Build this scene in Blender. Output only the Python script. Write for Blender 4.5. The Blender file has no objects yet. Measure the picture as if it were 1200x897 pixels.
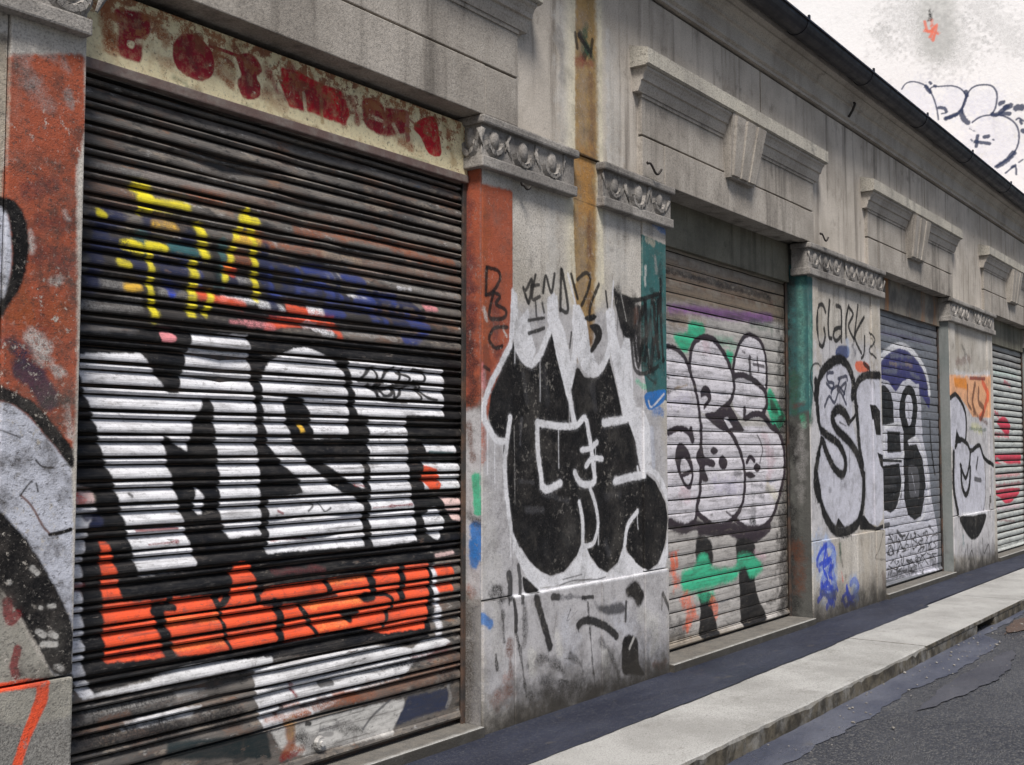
import bpy, bmesh, math, random
import numpy as np
from mathutils import Vector, Matrix
random.seed(7)
SC = bpy.context.scene
COL = SC.collection
R = math.radians

# ------------------------------------------------------------------ camera
cam_d = bpy.data.cameras.new('camera'); cam = bpy.data.objects.new('camera', cam_d); COL.objects.link(cam)
cam_d.sensor_width = 36; cam_d.lens = 39.0; cam_d.clip_end = 2000; cam_d.clip_start = .05
YAW, PIT = R(36.5394), R(3.36768)
fh = Vector((math.cos(YAW), math.sin(YAW), 0)); rt = Vector((math.sin(YAW), -math.cos(YAW), 0)); uz = Vector((0, 0, 1))
fw = fh*math.cos(PIT) + uz*math.sin(PIT); up = -fh*math.sin(PIT) + uz*math.cos(PIT)
m = Matrix((rt, up, -fw)).transposed().to_4x4(); m.translation = Vector((0, -3.62432, 1.5))
cam.matrix_world = m
SC.camera = cam

# ------------------------------------------------------------------ sky, sun, exposure
SUN_EL, SUN_AZ = R(57), R(220)          # direction towards the sun: azimuth measured from +X to +Y
w = bpy.data.worlds.new('World'); SC.world = w; w.use_nodes = True
wn = w.node_tree; bgn = wn.nodes['Background']
sky = wn.nodes.new('ShaderNodeTexSky'); sky.sky_type = 'NISHITA'; sky.sun_disc = False
sky.sun_elevation = SUN_EL; sky.sun_rotation = R(90) - SUN_AZ
sky.air_density = 1.0; sky.dust_density = 3.0; sky.ozone_density = 1.0
wn.links.new(sky.outputs[0], bgn.inputs[0]); bgn.inputs[1].default_value = .055
sd = bpy.data.lights.new('sun', 'SUN'); sd.energy = 2.8; sd.angle = R(15); sd.color = (1, .955, .9)
sun = bpy.data.objects.new('sun', sd); COL.objects.link(sun)
sdir = Vector((math.cos(SUN_EL)*math.cos(SUN_AZ), math.cos(SUN_EL)*math.sin(SUN_AZ), math.sin(SUN_EL)))
sun.rotation_euler = sdir.to_track_quat('Z', 'Y').to_euler(); sun.location = (0, -4, 12)
SC.view_settings.view_transform = 'Standard'; SC.view_settings.look = 'None'
SC.view_settings.exposure = 0.84; SC.view_settings.gamma = 1
SC.cycles.max_bounces = 6

# ------------------------------------------------------------------ paint colours (sRGB)
PAL=dict(
    white=(216,216,220),
    white2=(200,200,202),
    white3=(214,210,216),
    white4=(196,196,206),
    lilac=(190,193,204),
    lilacw=(190,184,205),
    lilac2=(215,218,236),
    black=(8,8,11),
    dk=(24,22,22),
    dk2=(46,43,42),
    dgrey=(84,84,88),
    lgrey=(142,140,138),
    pale=(196,194,190),
    pale2=(186,190,186),
    wash=(180,178,180),
    wash2=(192,190,192),
    offw=(176,172,168),
    greyw=(164,166,164),
    beige=(176,166,150),
    greyw2=(206,207,204),
    granite=(150,147,138),
    rust=(140,76,42),
    rust2=(112,82,66),
    brown=(96,58,40),
    brownm=(104,88,74),
    tan=(146,128,108),
    orange=(222,84,48),
    orange2=(236,134,72),
    orange3=(226,86,52),
    orange4=(222,112,82),
    orange5=(222,140,60),
    peach=(226,170,130),
    red=(206,84,72),
    red2=(196,56,78),
    red3=(178,26,40),
    red4=(206,16,36),
    crimson=(140,30,44),
    dred=(120,26,32),
    redm=(230,120,96),
    redp=(158,82,58),
    pink=(214,134,140),
    lpink=(214,184,180),
    pinkw=(200,172,180),
    maroon=(92,44,46),
    brick=(136,74,58),
    navy=(30,36,66),
    navy2=(40,44,66),
    navy3=(52,62,90),
    blue=(40,70,190),
    blue2=(44,56,112),
    blue3=(36,112,186),
    lblue=(166,186,220),
    dblue=(46,52,72),
    dblue2=(74,84,120),
    bluev=(52,52,106),
    teal=(52,98,98),
    teal2=(48,92,94),
    dkteal=(40,56,58),
    dteal=(28,38,40),
    mint=(110,164,150),
    green=(60,176,134),
    green2=(136,184,160),
    dgreen=(44,84,64),
    lgreen=(168,196,186),
    yellow=(222,206,42),
    yellow2=(214,170,60),
    yellow3=(206,204,150),
    yellw=(206,200,164),
    cream=(214,206,184),
    cream2=(226,214,176),
    ochre=(158,130,86),
    ochre2=(166,122,66),
    grime=(66,58,50),
    purple=(128,88,136),
    purple2=(92,82,120),
    plum=(50,40,48),
    steel=(112,116,124),
)
#ENDPAL
def lin(c): return [((x/255+.055)/1.055)**2.4 if x > 10 else x/255/12.92 for x in c]

PAINT = '''
= shutter_a
F dk2 .03 | 2315 2339 3275 2307 4592 2114 2332 1952
S rust .05 .5 | 3424 2480 3773 2498 4216 2500
S rust .045 .5 | 3129 2400 3225 2392 3573 2395
S rust2 .04 .4 | 3223 2513 3749 2569 4518 2483
S rust2 .05 .35 | 2614 2573 2903 2573 3271 2566
S rust2 .05 .4 | 2347 2468 2577 2484
S lgrey .04 .4 | 2402 2564 2734 2576 3270 2612
S lgrey .035 .4 | 3821 2364 4140 2310 4547 2303
S lgrey .035 .35 | 3595 2399 3821 2381 3989 2386
S rust .05 .5 | 2818 2543 2992 2539
S rust2 .06 .5 | 2464 2444 2593 2446 2673 2412
S rust .05 .5 | 3161 2426 3267 2397
S rust2 .07 .5 | 3821 2389 4191 2377 4518 2382
S rust .05 .5 | 4177 2472 4518 2465
S rust2 .06 .5 | 3930 2176 4245 2155 4534 2145
S tan .03 .5 | 3717 2408 3821 2389
S tan .03 .5 | 3573 2395 3706 2390
S rust .05 .5 | 3042 2305 3163 2299
S dk .06 .6 | 2348 2145 2508 2145
S white .03 .7 | 2991 2131 3262 2131
S white .035 .7 | 3220 2119 3338 2113
S orange .04 .8 | 2878 2126 2965 2121 3101 2106
S orange .04 .8 | 3378 2120 3643 2099
S red .03 .7 | 3289 2073 3534 2089
S white .03 .7 | 3513 2126 3577 2125
S orange .035 .8 | 3250 2025 3349 2052 3567 2068 3677 2046 3694 2007
S white .03 .7 | 3482 2056 3633 2030
S lgrey .025 .6 | 3733 2050 3931 2042 4066 2040
S white .03 .6 | 3596 2302 3673 2300
S white .025 .6 | 4089 2296 4179 2297
S pink .025 .7 | 4298 2218 4379 2217
S white .025 .6 | 3753 2224 3894 2214
S lgrey .04 .6 | 2703 2120 2810 2118
S lgrey .05 .5 | 2337 2028 2587 2047
S lgrey .05 .4 | 2333 2181 2368 2186
S lgrey .05 .4 | 2399 2125 2509 2125
S navy .06 .9 | 2458 2396 2503 2384
S navy .06 .9 | 2633 2399 2635 2337
S navy .06 .9 | 2430 2312 2410 2244 2398 2157 2385 2104
S navy .07 .85 | 2839 2362 2814 2316 2773 2289 2874 2296
S navy .06 .9 | 2606 2224 2607 2191
S blue .035 .9 | 2743 2139 2748 2115
S navy .05 .9 | 3229 2376 3230 2286 3261 2184
S teal2 .045 .9 | 2996 2357 3001 2299 2982 2166
S navy .04 .85 | 2742 2194 2825 2219
S navy .05 .9 | 3236 2310 3267 2215 3288 2104
S navy .045 .9 | 3325 2291 3396 2285 3417 2225 3347 2186
S blue2 .045 .9 | 3478 2311 3574 2316 3575 2252 3448 2206
S blue2 .04 .9 | 3718 2310 3787 2298
S blue2 .04 .9 | 3619 2233 3697 2201 3620 2185
S blue2 .045 .9 | 3800 2192 3918 2208 3941 2236
S navy .035 .9 | 3918 2217 4040 2221 4179 2219
S blue2 .04 .9 | 3609 2124 3709 2129 3665 2109
S blue2 .05 .9 | 3918 2133 3991 2114
S navy .035 .9 | 4053 2154 4167 2130 4066 2104
S blue2 .045 .9 | 4246 2120 4312 2108 4220 2043 4142 2042
S navy .035 .9 | 3246 2311 3314 2321 3355 2295 3406 2294
S blue2 .03 .9 | 3266 2284 3277 2179 3317 2175
S navy .03 .9 | 3356 2241 3387 2191 3438 2197
S blue2 .03 .9 | 3426 2297 3443 2252 3428 2195
S navy .035 .9 | 3469 2200 3522 2182 3565 2211
S blue2 .03 .9 | 3531 2318 3607 2320 3640 2292
S navy .03 .9 | 3662 2311 3685 2265 3675 2191
S blue2 .035 .9 | 3718 2302 3822 2306 3846 2267
S navy .035 .9 | 3742 2198 3754 2158 3824 2157
S blue2 .03 .9 | 3823 2240 3893 2231 3918 2192 3859 2161
S navy .035 .9 | 3929 2252 3954 2179 3967 2112
S blue2 .035 .9 | 3978 2240 4065 2241 4040 2187
S navy .035 .9 | 4040 2187 4066 2121 4091 2106
S navy .03 .9 | 4103 2194 4116 2109
S blue2 .035 .9 | 4154 2173 4193 2124 4246 2138 4286 2088
S navy .03 .9 | 4192 2229 4245 2182 4285 2159
S navy .05 .85 | 3181 2369 3211 2298 3241 2227
S navy .05 .85 | 2436 2379 2423 2311 2410 2231
S navy .05 .85 | 2567 2239 2599 2190
S navy .06 .8 | 2676 2254 2742 2208 2808 2209
S teal2 .05 .7 | 2596 2325 2628 2275
S teal2 .05 .8 | 2756 2307 2857 2301
S black .04 .8 | 2961 2337 2971 2237 2982 2152
S black .03 .8 | 3089 2267 3126 2257
S dk .05 .6 | 2771 2408 2855 2407
S navy .05 .8 | 2393 2365 2473 2359
S navy .05 .8 | 2468 2278 2528 2261
S navy .04 .85 | 2709 2204 2727 2151 2776 2143
S blue2 .03 .85 | 2807 2244 2876 2225 2877 2168
S navy .04 .8 | 3035 2202 3108 2218
S lgrey .03 .6 | 3090 2216 3146 2215
S yellow .05 .9 | 2576 2518 2615 2519
S yellow .05 .95 | 2596 2488 2631 2484 2624 2449
S yellow .045 .85 | 2608 2463 2704 2466 2811 2478
S yellow .02 .9 | 2599 2536 2594 2419
S yellow2 .04 .6 | 2673 2385 2755 2384
S yellow .04 .6 | 2535 2288 2597 2271
S yellow2 .05 .6 | 3105 2403 3180 2392
S yellow .03 .95 | 2414 2389 2432 2378
S yellow .035 .9 | 2558 2292 2589 2283
S yellow .035 .9 | 2635 2300 2707 2293
S yellow .028 .95 | 2636 2290 2647 2209 2647 2114 2665 2027
S yellow .03 .8 | 2507 2211 2545 2203
S yellow2 .035 .9 | 2539 2115 2593 2125
S yellow .042 .95 | 2881 2404 2894 2363 2909 2294
S yellow .04 .95 | 2849 2250 2855 2208 2850 2123 2844 2045
S yellow .035 .8 | 3094 2475 3179 2482
S yellow .03 .9 | 3131 2519 3086 2430 3051 2336 3025 2244 3008 2206
S yellow .035 .9 | 3126 2511 3156 2411 3173 2293 3185 2145
S yellow2 .03 .8 | 3068 2375 3143 2379
S yellow .03 .9 | 2943 2133 2914 2051
S orange .035 .8 | 3025 2259 3061 2242
S yellow .035 .9 | 2665 2036 2666 2009
F black .012 | 2325 1933 2607 1957 2765 2005 2835 2032 3280 1999 3726 2003 4586 1996 4591 936 4383 931 4371 663 4332 538 4190 516 3932 560 3555 567 3255 590 3116 600 2856 626 2680 601 2436 585 2414 633 2392 674 2383 886 2381 1099 2390 1149 2400 1199 2430 1267 2425 1340 2340 1371
S dgrey .03 .4 | 2339 1943 2475 1958 2573 1960
C pink .015 | 2703 1958 2747 1965 2776 1946 2764 1921 2724 1911 2703 1930
S pink .03 .6 | 3047 2030 3168 2034 3280 2025
F white .006 | 2342 1848 2614 1868 2662 1812 2744 1714 2793 1715 2860 1967 3140 1983 3156 1899 3182 1738 3212 1408 3218 1297 3231 1124 3051 1121 3009 1212 2996 1433 2976 1551 2960 1704 2921 1699 2871 1620 2832 1484 2765 1526 2715 1563 2738 1447 2751 1408 2794 1284 2847 1137 2891 1031 2883 1007 2622 1000 2565 1188 2500 1380 2450 1482 2411 1611 2358 1737
F white .006 | 2889 1347 2920 1297 2919 1230 2896 1226 2872 1274
F white .006 | 3234 1823 3248 1853 3311 1903 3401 1943 3483 1953 3580 1928 3667 1894 3713 1848 3736 1777 3754 1680 3750 1547 3542 1540 3514 1650 3482 1715 3424 1742 3374 1723 3353 1677 3371 1609 3407 1533 3480 1448 3566 1385 3709 1287 3788 1270 3851 1227 3862 1032 3253 1041 3279 1125 3271 1221 3267 1277 3472 1293 3466 1350 3430 1372 3349 1427 3288 1495 3252 1569 3236 1629 3230 1740
F white .006 | 3608 1430 3849 1427 3856 1305 3810 1316 3685 1383
F yellow2 .012 | 3442 1602 3468 1610 3484 1572 3458 1564
F white .006 | 3751 1919 4436 1910 4445 1663 4152 1665 4173 1434 4200 1264 4213 1221 4241 1031 3918 1023 3905 1192 3896 1436 3888 1651 3812 1657 3782 1787 3758 1851
C white .008 | 4365 1197 4434 1150 4448 1105 4414 1036 4367 1035 4313 1086 4292 1144
S black 0.017 .95 | 3827 1830 3921 1884 3940 1744
S black 0.017 .95 | 3810 1817 3982 1816
S black 0.017 .95 | 4055 1892 3994 1863 3958 1811 3983 1754 4044 1764 4050 1807
S black 0.017 .95 | 4118 1887 4081 1817 4057 1748
S black 0.017 .95 | 4080 1868 4170 1847 4119 1784 4069 1740
S black 0.017 .95 | 4195 1892 4287 1879 4274 1835 4196 1831
S black 0.017 .95 | 4196 1831 4262 1747 4183 1735
S black 0.017 .95 | 4248 1798 4301 1757 4382 1742
S black 0.020 .95 | 3874 1799 3946 1777 4094 1809 4248 1816
S black 0.017 .95 | 3922 1801 3959 1736 4158 1726
S dk .008 .9 | 3483 1250 3546 1240 3505 1211
S dk .008 .9 | 3578 1254 3600 1206 3643 1220
S dred .012 .8 | 3322 1219 3347 1207
S dk .012 .8 | 2573 1319 2582 1312
S dred .012 .8 | 2607 1176 2797 1175
S dred .012 .7 | 2662 1119 2798 1120
S dred .01 .7 | 3285 1094 3496 1092
S dred .012 .7 | 3916 1208 4200 1213
S dred .012 .6 | 3798 1324 3851 1314
F white .012 | 4303 1520 4544 1510 4544 1462 4303 1476
S teal2 .015 .8 | 4330 1476 4523 1467
F white .012 | 4290 1428 4573 1416 4574 1285 4291 1285
F orange .015 | 4290 1411 4385 1392 4426 1316 4406 1277 4331 1284 4271 1346
F lpink .012 | 4426 1248 4581 1229 4581 1165 4468 1175
F lpink .012 | 4503 1156 4581 1147 4581 1111 4511 1124
S lpink .02 .8 | 4387 942 4525 949
F lpink .012 | 2341 1339 2418 1337 2419 1285 2342 1288
S red .03 .6 | 2344 1327 2376 1300
F white .012 | 2332 1282 2430 1282 2436 1260 2400 1211 2394 1160 2378 1098 2378 1017 2383 886 2389 804 2393 679 2407 639 2440 580 2381 578 2344 674 2337 923 2336 1102
S navy .03 .85 | 2396 1236 2435 1241 2446 1214 2414 1210
S dred .03 .8 | 2346 985 2374 983
F orange .012 | 2448 1150 2484 1141 2523 1035 2544 936 2567 908 2738 899 2770 906 2989 889 3007 873 3051 883 3077 915 3071 987 3111 1020 3167 1008 3196 947 3216 902 3235 863 3298 893 3250 898 3594 895 3884 892 3979 916 4102 918 4334 911 4334 859 4322 688 4322 617 4296 586 4006 599 3818 656 3555 643 3254 647 3296 656 3082 647 2775 672 2484 690 2474 812 2468 908
F orange .012 | 4388 889 4526 878 4533 832 4388 841
F orange .015 | 4388 802 4526 798 4526 753 4389 758
S orange2 .03 .6 | 2740 804 2999 795
S orange2 .025 .5 | 2790 703 3028 694
S orange2 .03 .5 | 3586 678 3738 682
S orange2 .03 .6 | 3490 783 3839 783
S orange2 .03 .6 | 3648 874 3873 877
S dred .02 .6 | 2491 714 2617 708 2734 698
S black .05 1 | 2715 867 2728 798 2749 742 2775 665
S black .03 1 | 2691 856 2723 869 2787 862
S black .018 1 | 2998 848 3017 804 3036 738 3068 656
S black .03 1 | 2762 917 2767 872 2739 862
S black .03 1 | 2993 882 3007 845 3060 875
S black .03 1 | 3216 887 3217 836
S black .045 1 | 3334 799 3340 724 3346 642
S black .02 1 | 3470 776 3501 734 3565 650
F black .008 | 3682 747 3840 733 3772 673
S black 0.017 1 | 4029 711 4012 672 3994 633
S black .035 1 | 3621 885 3637 844
S black .05 1 | 3914 897 3921 791 3862 789
S black 0.020 1 | 3932 793 4029 779 4060 734 4030 696 4000 642
S black .045 1 | 4127 912 4134 827 4128 760
S black .04 1 | 3309 826 3339 771 3345 698
S black .018 1 | 3459 809 3491 760 3554 670
S black 0.020 1 | 3242 830 3398 820 3511 804
S black 0.017 .9 | 3251 820 3449 816 3681 814
S black .05 .9 | 3249 935 3447 939 3582 939
S maroon .03 .6 | 3307 952 3550 945 3604 933
S white .035 .95 | 4368 878 4378 777 4402 687 4414 572
S white .045 .9 | 4389 652 4410 606 4410 545
S black 0.020 1 | 4344 928 4348 823 4355 736
F white2 .015 | 3256 567 3556 560 3935 553 4206 500 4336 531 4458 521 4507 492 4390 461 4232 424 4106 361 3937 348 3821 352 3666 317 3457 288 3260 290 3245 319 3215 418 3212 548 3120 570 3074 595 2681 593 2776 614 2942 622 3119 605 3303 591
S black 0.017 .8 | 2713 588 2809 599 2891 610
F white2 .015 | 2681 593 2858 625 3119 605 3303 591 3304 549 2943 564 2621 565 2381 574 2401 584
F lgrey .02 | 2402 540 2546 539 2754 521 2969 539 2987 508 2754 501 2547 494 2396 504
F white2 .015 | 2570 458 2747 463 2937 455 2895 421 2748 416 2564 419
S lgrey .025 .5 | 2362 486 2548 481 2715 482 2962 478
S dk .04 .7 | 2996 534 3120 535 3194 537
S rust .04 .8 | 3687 352 3799 340
S rust .03 .5 | 3365 365 3456 356
S rust .02 .7 | 3376 304 3528 305
S rust2 .05 .7 | 4009 361 4259 352 4528 361
S maroon .05 .6 | 4232 450 4458 451
S dred .02 .7 | 3414 453 3445 395
S dk .03 .8 | 3600 422 3665 418
S dk .02 .8 | 3336 341 3365 365
S dk .02 .8 | 3497 345 3517 341
S dk .06 .6 | 2354 524 2547 513 2778 510
S dk .06 .65 | 2350 415 2702 393 3123 378
S dk .05 .6 | 4208 310 4529 308
S dk .05 .6 | 4010 197 4260 183
S dk .05 .5 | 3559 329 3845 308
F pale .02 | 3299 275 3377 274 3777 273 4157 260 4170 216 4060 106 3779 124 3459 135 3358 190
S dk .05 .6 | 3711 192 3801 182 3858 163
S dgrey .03 .6 | 3592 216 3689 212
S dgrey .012 .8 | 3869 168 3939 219 4058 270
S lgrey .012 .6 | 3592 224 3602 252 3689 243 3689 204
S dk .02 .9 | 3508 263 3529 259
F dblue .02 | 4183 264 4501 252 4502 146 4260 149 4084 134 4133 190
S lgrey .02 .6 | 4494 261 4515 205 4488 158
S rust .05 .8 | 3388 161 3418 200 3407 269
S rust .04 .7 | 3428 175 3489 147
S ochre .05 .6 | 3406 298 3417 237
S dk .05 .6 | 3458 213 3562 146
S lgrey .02 .8 | 3510 158 3561 192 3668 186
S dred .03 .7 | 3369 144 3459 146
S lgrey .012 .6 | 3459 139 3779 124 4059 114
F dteal .02 | 2782 336 3283 275 3310 155 2743 280
S rust .04 .5 | 3559 329 3937 324
S dk .04 .6 | 4008 434 4258 420
S rust2 .06 .6 | 3890 340 4391 331
S rust .03 .5 | 3279 323 3507 316
S dk .04 .6 | 2376 483 2548 475 2747 476
S dk .05 .6 | 2406 415 2701 406 3033 395
S rust2 .04 .5 | 2475 464 2570 470
= pier_left
F redp .02 | 1979 2854 2265 2937 2277 2666 2245 2502 2266 1821 2261 1521 2242 1461 2179 1432 2061 1484 1956 1533 1930 2438 1982 2448
F beige .02 | 1916 2910 1982 2930 1986 2598 1974 2447 1977 2353 1919 2342
S lgrey .06 .5 | 2008 2903 2041 2847 2053 2784
S lgrey .04 .5 | 2104 2890 2147 2892
S lgrey .05 .4 | 2080 2771 2120 2709
S lgrey .03 .6 | 2206 2773 2219 2724
S lgrey .04 .4 | 2181 2892 2204 2856
S maroon .05 .5 | 2059 2390 2160 2432
S maroon .06 .5 | 2117 2282 2220 2314
S maroon .07 .5 | 2152 2160 2233 2156
S maroon .05 .4 | 2079 2246 2096 2175
S maroon .06 .5 | 2124 2016 2126 1935
S maroon .05 .5 | 2045 1793 2130 1769
S rust .1 .5 | 2032 1991 2064 1951
S rust .1 .4 | 2140 1988 2221 1966
S pale .05 .7 | 2081 1887 2128 1847 2137 1813
S pale .03 .6 | 2161 2087 2181 2089
S pale .04 .7 | 2161 1800 2194 1772
S pale .03 .6 | 2071 2245 2072 2194
S pale .03 .5 | 2203 2341 2212 2320
S pale .03 .6 | 2237 1647 2244 1536
S navy2 .08 .8 | 2061 1765 2116 1731 2157 1667
S navy2 .05 .7 | 2006 1859 2051 1834
C lilac .012 | 1962 2343 1985 2325 2003 2241 2009 2141 2001 2039 1974 1935 1930 1938 1919 2335
C black .012 | 1940 2353 1992 2356 2034 2334 2062 2273 2071 2179 2056 2089 2031 2028 2002 1981 1974 1921 1953 1884 1952 1948 1986 2015 2003 2075 2011 2141 2007 2213 1998 2277 1978 2317 1941 2332
F lilac .012 | 1952 1660 1982 1658 2026 1648 2080 1614 2136 1557 2193 1498 2255 1427 2266 1150 2262 1212 2275 691 2199 703 1963 1295
C granite .02 | 1962 1054 2019 996 2078 901 2128 813 2209 702 2280 690 2283 560 1975 619
F black .012 | 1951 1716 1980 1711 2033 1692 2102 1658 2158 1608 2216 1543 2259 1491 2261 1427 2247 1427 2193 1498 2136 1557 2080 1614 2026 1648 1982 1658 1952 1660
C black .012 | 1948 1317 1992 1287 2022 1257 2068 1212 2108 1162 2099 1167 2160 1081 2222 974 2271 867 2273 765 2270 701 2199 717 2147 802 2097 889 2048 957 2000 1024 1953 1064
S pale .02 .8 | 2111 1085 2131 1065
S pale .015 .8 | 2144 946 2148 944
S pale .015 .8 | 2178 947 2198 945
S pale .02 .8 | 2136 866 2161 849
S pale .02 .8 | 2185 851 2206 839
S pale .02 .8 | 2157 818 2206 811
S pale .02 .7 | 2208 738 2229 726
S pale .015 .7 | 2027 1044 2030 1041
S black .014 1 | 2173 1195 2209 1198 2253 1208
S brown .008 .8 | 2065 1334 2104 1296 2145 1229 2169 1202
S dk .006 .9 | 2115 1455 2139 1433 2179 1428
S dk .006 .9 | 2061 1334 2087 1369 2102 1383
S dk .006 .9 | 2118 1375 2126 1346
S dk .005 .8 | 1985 1558 2014 1548 2052 1534
S dred .035 .8 | 2024 978 2035 915 2058 930
S dred .03 .8 | 2066 813 2053 762 2064 725
F orange3 .008 | 1990 711 2102 712 2184 698 2174 617 2117 512 2086 424 2053 432 2088 536 2132 643 2136 678 1991 683
= pier_first
S pale .3 .5 | 4747 614 4777 339 4792 192
S pale .35 .5 | 5210 540 5382 323 5416 142
S pale .3 .5 | 5869 252 5907 60
F wash .15 | 4537 1959 4932 2279 6361 2425 6648 1413 6647 -42 5711 -6 4644 130 4614 453 4612 1252
S pale .12 .35 | 4590 1343 4701 980 4739 437
S lilac .2 .35 | 6013 463 6221 222 6441 146
S lilac .15 .35 | 5418 455 5453 313
S pale .16 .5 | 5406 4075 5440 3565 5474 3054
S pale .16 .4 | 5941 4024 5968 3588 6006 3266
S pale .12 .4 | 5293 2919 5309 2469
S pale .2 .4 | 6003 2990 6019 2555
S dgrey .08 .4 | 5360 3957 5422 3664
S cream .4 .75 | 5634 4471 5643 3034 5659 2511
F ochre .07 | 5538 4437 5762 4517 5785 3652 5787 2686 5743 2153 5674 1991 5542 2035 5518 2648 5524 3691
S ochre .15 .5 | 5654 4586 5650 3938 5645 3298
S ochre .13 .7 | 5647 3617 5652 2930 5649 2510
S ochre .11 .6 | 5650 2667 5656 2146
S rust2 .07 .55 | 5707 3794 5722 3208 5718 2677
S brown .05 .5 | 5683 3200 5698 2568 5704 2150
S tan .1 .6 | 5613 4141 5606 3184 5611 2453
S cream .03 .8 | 5519 4323 5513 3426 5510 2906 5536 2496
S cream .035 .8 | 5820 4262 5824 3499 5839 2962 5855 2535
S pale .04 .6 | 5911 4125 5913 3247 5918 2704
S ochre2 .17 .74 | 5645 3245 5653 2993
S ochre2 .12 .7 | 5664 3223 5682 3014
S dk .012 .8 | 5512 3285 5802 3278
S dk .008 .5 | 5511 2999 5799 2993
S dk .05 .8 | 5593 4017 5669 3966 5630 3890
S dgreen .09 .7 | 5631 4040 5689 3928
S dk .03 .8 | 5535 4011 5554 3932
S dk .03 .8 | 5729 4026 5708 3923
S brick .06 .7 | 5553 3847 5708 3869
S dk .04 .8 | 5573 4012 5689 3950
F redp .02 | 4571 2910 4899 2925 4915 2183 4891 1969 4813 1871 4767 1730 4707 1751 4662 1613 4574 1657
S redp .06 .6 | 4618 1748 4633 1432
S maroon .08 .5 | 4729 2305 4745 2027
S maroon .06 .5 | 4669 2022 4685 1821
S lgrey .03 .6 | 4640 1892 4640 1746
S pale .03 .6 | 4618 1836 4626 1673
S lgrey .03 .5 | 4585 2968 4891 2972
S rust .1 .4 | 4622 2846 4638 2387 4647 1976
S maroon .06 .5 | 4573 2288 4580 2088 4596 1926
S maroon .05 .4 | 4581 1880 4611 1782
S pale .012 .7 | 4806 2144 4837 2109
S pale .02 .6 | 4639 2240 4661 2178
S pink .04 .5 | 4610 1927 4640 1819
S dk .02 .8 | 4640 1929 4684 1913
F teal .015 | 6338 2905 6724 2877 6711 2111 6681 1818 6401 1809 6326 2030
S teal2 .06 .5 | 6387 2645 6384 2428
S pale .03 .6 | 6365 2687 6364 2573
S lgrey .03 .6 | 6504 2775 6515 2684
S dkteal .05 .6 | 6575 2738 6577 2599
S beige .04 .6 | 6391 2874 6483 2865
S pale .02 .6 | 6403 2145 6423 1988
S blue3 .04 .7 | 6476 3002 6653 2972
S black .1 .65 | 6035 2458 6140 2370 6182 2240
S black .12 .6 | 6272 2450 6360 2334 6313 2195
S black .12 .6 | 6500 2497 6545 2340 6495 2129
S black .09 .7 | 6225 2222 6312 2071 6446 2000
S black .035 .9 | 5994 2497 6034 2381 6139 2226 6228 2434 6270 2248 6362 2437 6381 2223 6476 2460 6496 2209 6571 2528
S black .03 .9 | 6226 2244 6289 2025 6359 2221 6424 2010 6496 2221 6563 2041
C black .03 | 5998 2497 6077 2479 6206 2465 6271 2360 6247 2223 6138 2204 6075 2253 6030 2359
S black .03 .9 | 6099 2465 6272 2461 6571 2540
S black .04 .9 | 6362 2459 6382 2257 6357 2074
S black .03 .9 | 6454 2492 6462 2241 6424 2033
S black .03 .9 | 6535 2489 6543 2247 6552 2040
S black .05 .85 | 6294 2407 6301 2115
S black .03 .85 | 6573 2633 6580 2320 6600 2090
S black .03 .85 | 6203 2198 6234 2022 6333 1983 6493 2026 6612 2090
S dkteal .06 .6 | 6406 2373 6425 2078
S brown .05 .5 | 6272 2394 6248 2313
S teal .02 .7 | 6453 2435 6473 2242
S teal .02 .7 | 6545 2386 6553 2156
S pale .01 .5 | 6077 2473 6140 2314
S teal .04 .7 | 6564 2064 6561 1926
S green .03 .5 | 6265 1935 6354 1894
S dk .03 .7 | 6355 1984 6491 1923
C blue3 .012 | 6353 1849 6491 1877 6632 1889 6607 1812 6443 1750 6375 1771
S white .014 .9 | 6398 1805 6443 1767 6608 1859
S blue3 .05 .6 | 6466 1754 6582 1734
F black .01 | 4677 1665 4700 1785 4775 1899 4892 2095 4932 2069 4997 1988 5087 1955 5180 2019 5293 2166 5390 1972 5490 1938 5574 1983 5649 1925 5766 1931 5927 2068 6008 1900 6090 1697 6218 1637 6302 1360 6481 1279 6619 1138 6653 1022 6615 864 6519 739 6603 846 6519 739 6382 700 6250 750 6143 835 6101 892 6037 789 5894 731 5795 768 5698 848 5642 923 5548 859 5420 780 5279 767 5160 803 5060 878 4979 960 4963 902 4869 1058 4830 1208 4807 1337 4814 1522 4730 1568 4685 1650
S dgrey .03 .25 | 5013 1912 5045 1760
S dgrey .05 .2 | 5214 1942 5248 1767
S dgrey .05 .25 | 5726 1866 5764 1742
S dgrey .02 .5 | 4996 1656 4980 1523
S dgrey .02 .4 | 4980 1315 5111 1302
S dgrey .03 .4 | 5028 1152 5194 1145
S dgrey .03 .35 | 5212 1231 5458 1183
S dgrey .04 .3 | 5875 915 5915 849
S dgrey .05 .2 | 5878 1198 6042 1203
S lgrey .008 .5 | 4924 1617 4929 1429 4932 1185
F white .01 | 4887 2370 4956 2363 4967 2206 5063 2292 5087 2149 5138 2055 5087 1979 4980 2044 4932 2136 4908 2115 4861 2055
S white .045 1 | 4932 2136 4972 2024 5087 1969 5180 2039 5249 2143 5302 2237 5311 2378
F white .01 | 5250 2371 5356 2393 5364 2273 5436 2178 5490 2019 5508 1877 5461 1774 5398 1913 5337 2049 5293 2186 5249 2232
S white .045 1 | 5462 1855 5489 1775 5516 1677 5543 1637
F white .01 | 5520 2360 5595 2357 5671 2271 5708 2117 5806 1997 5766 1942 5611 1985 5574 2107 5545 1961 5498 1836 5481 1978 5518 2103 5510 2256
S white .05 1 | 5565 2117 5612 2006 5756 1952 5886 2044 5939 2177 5940 2350
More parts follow.
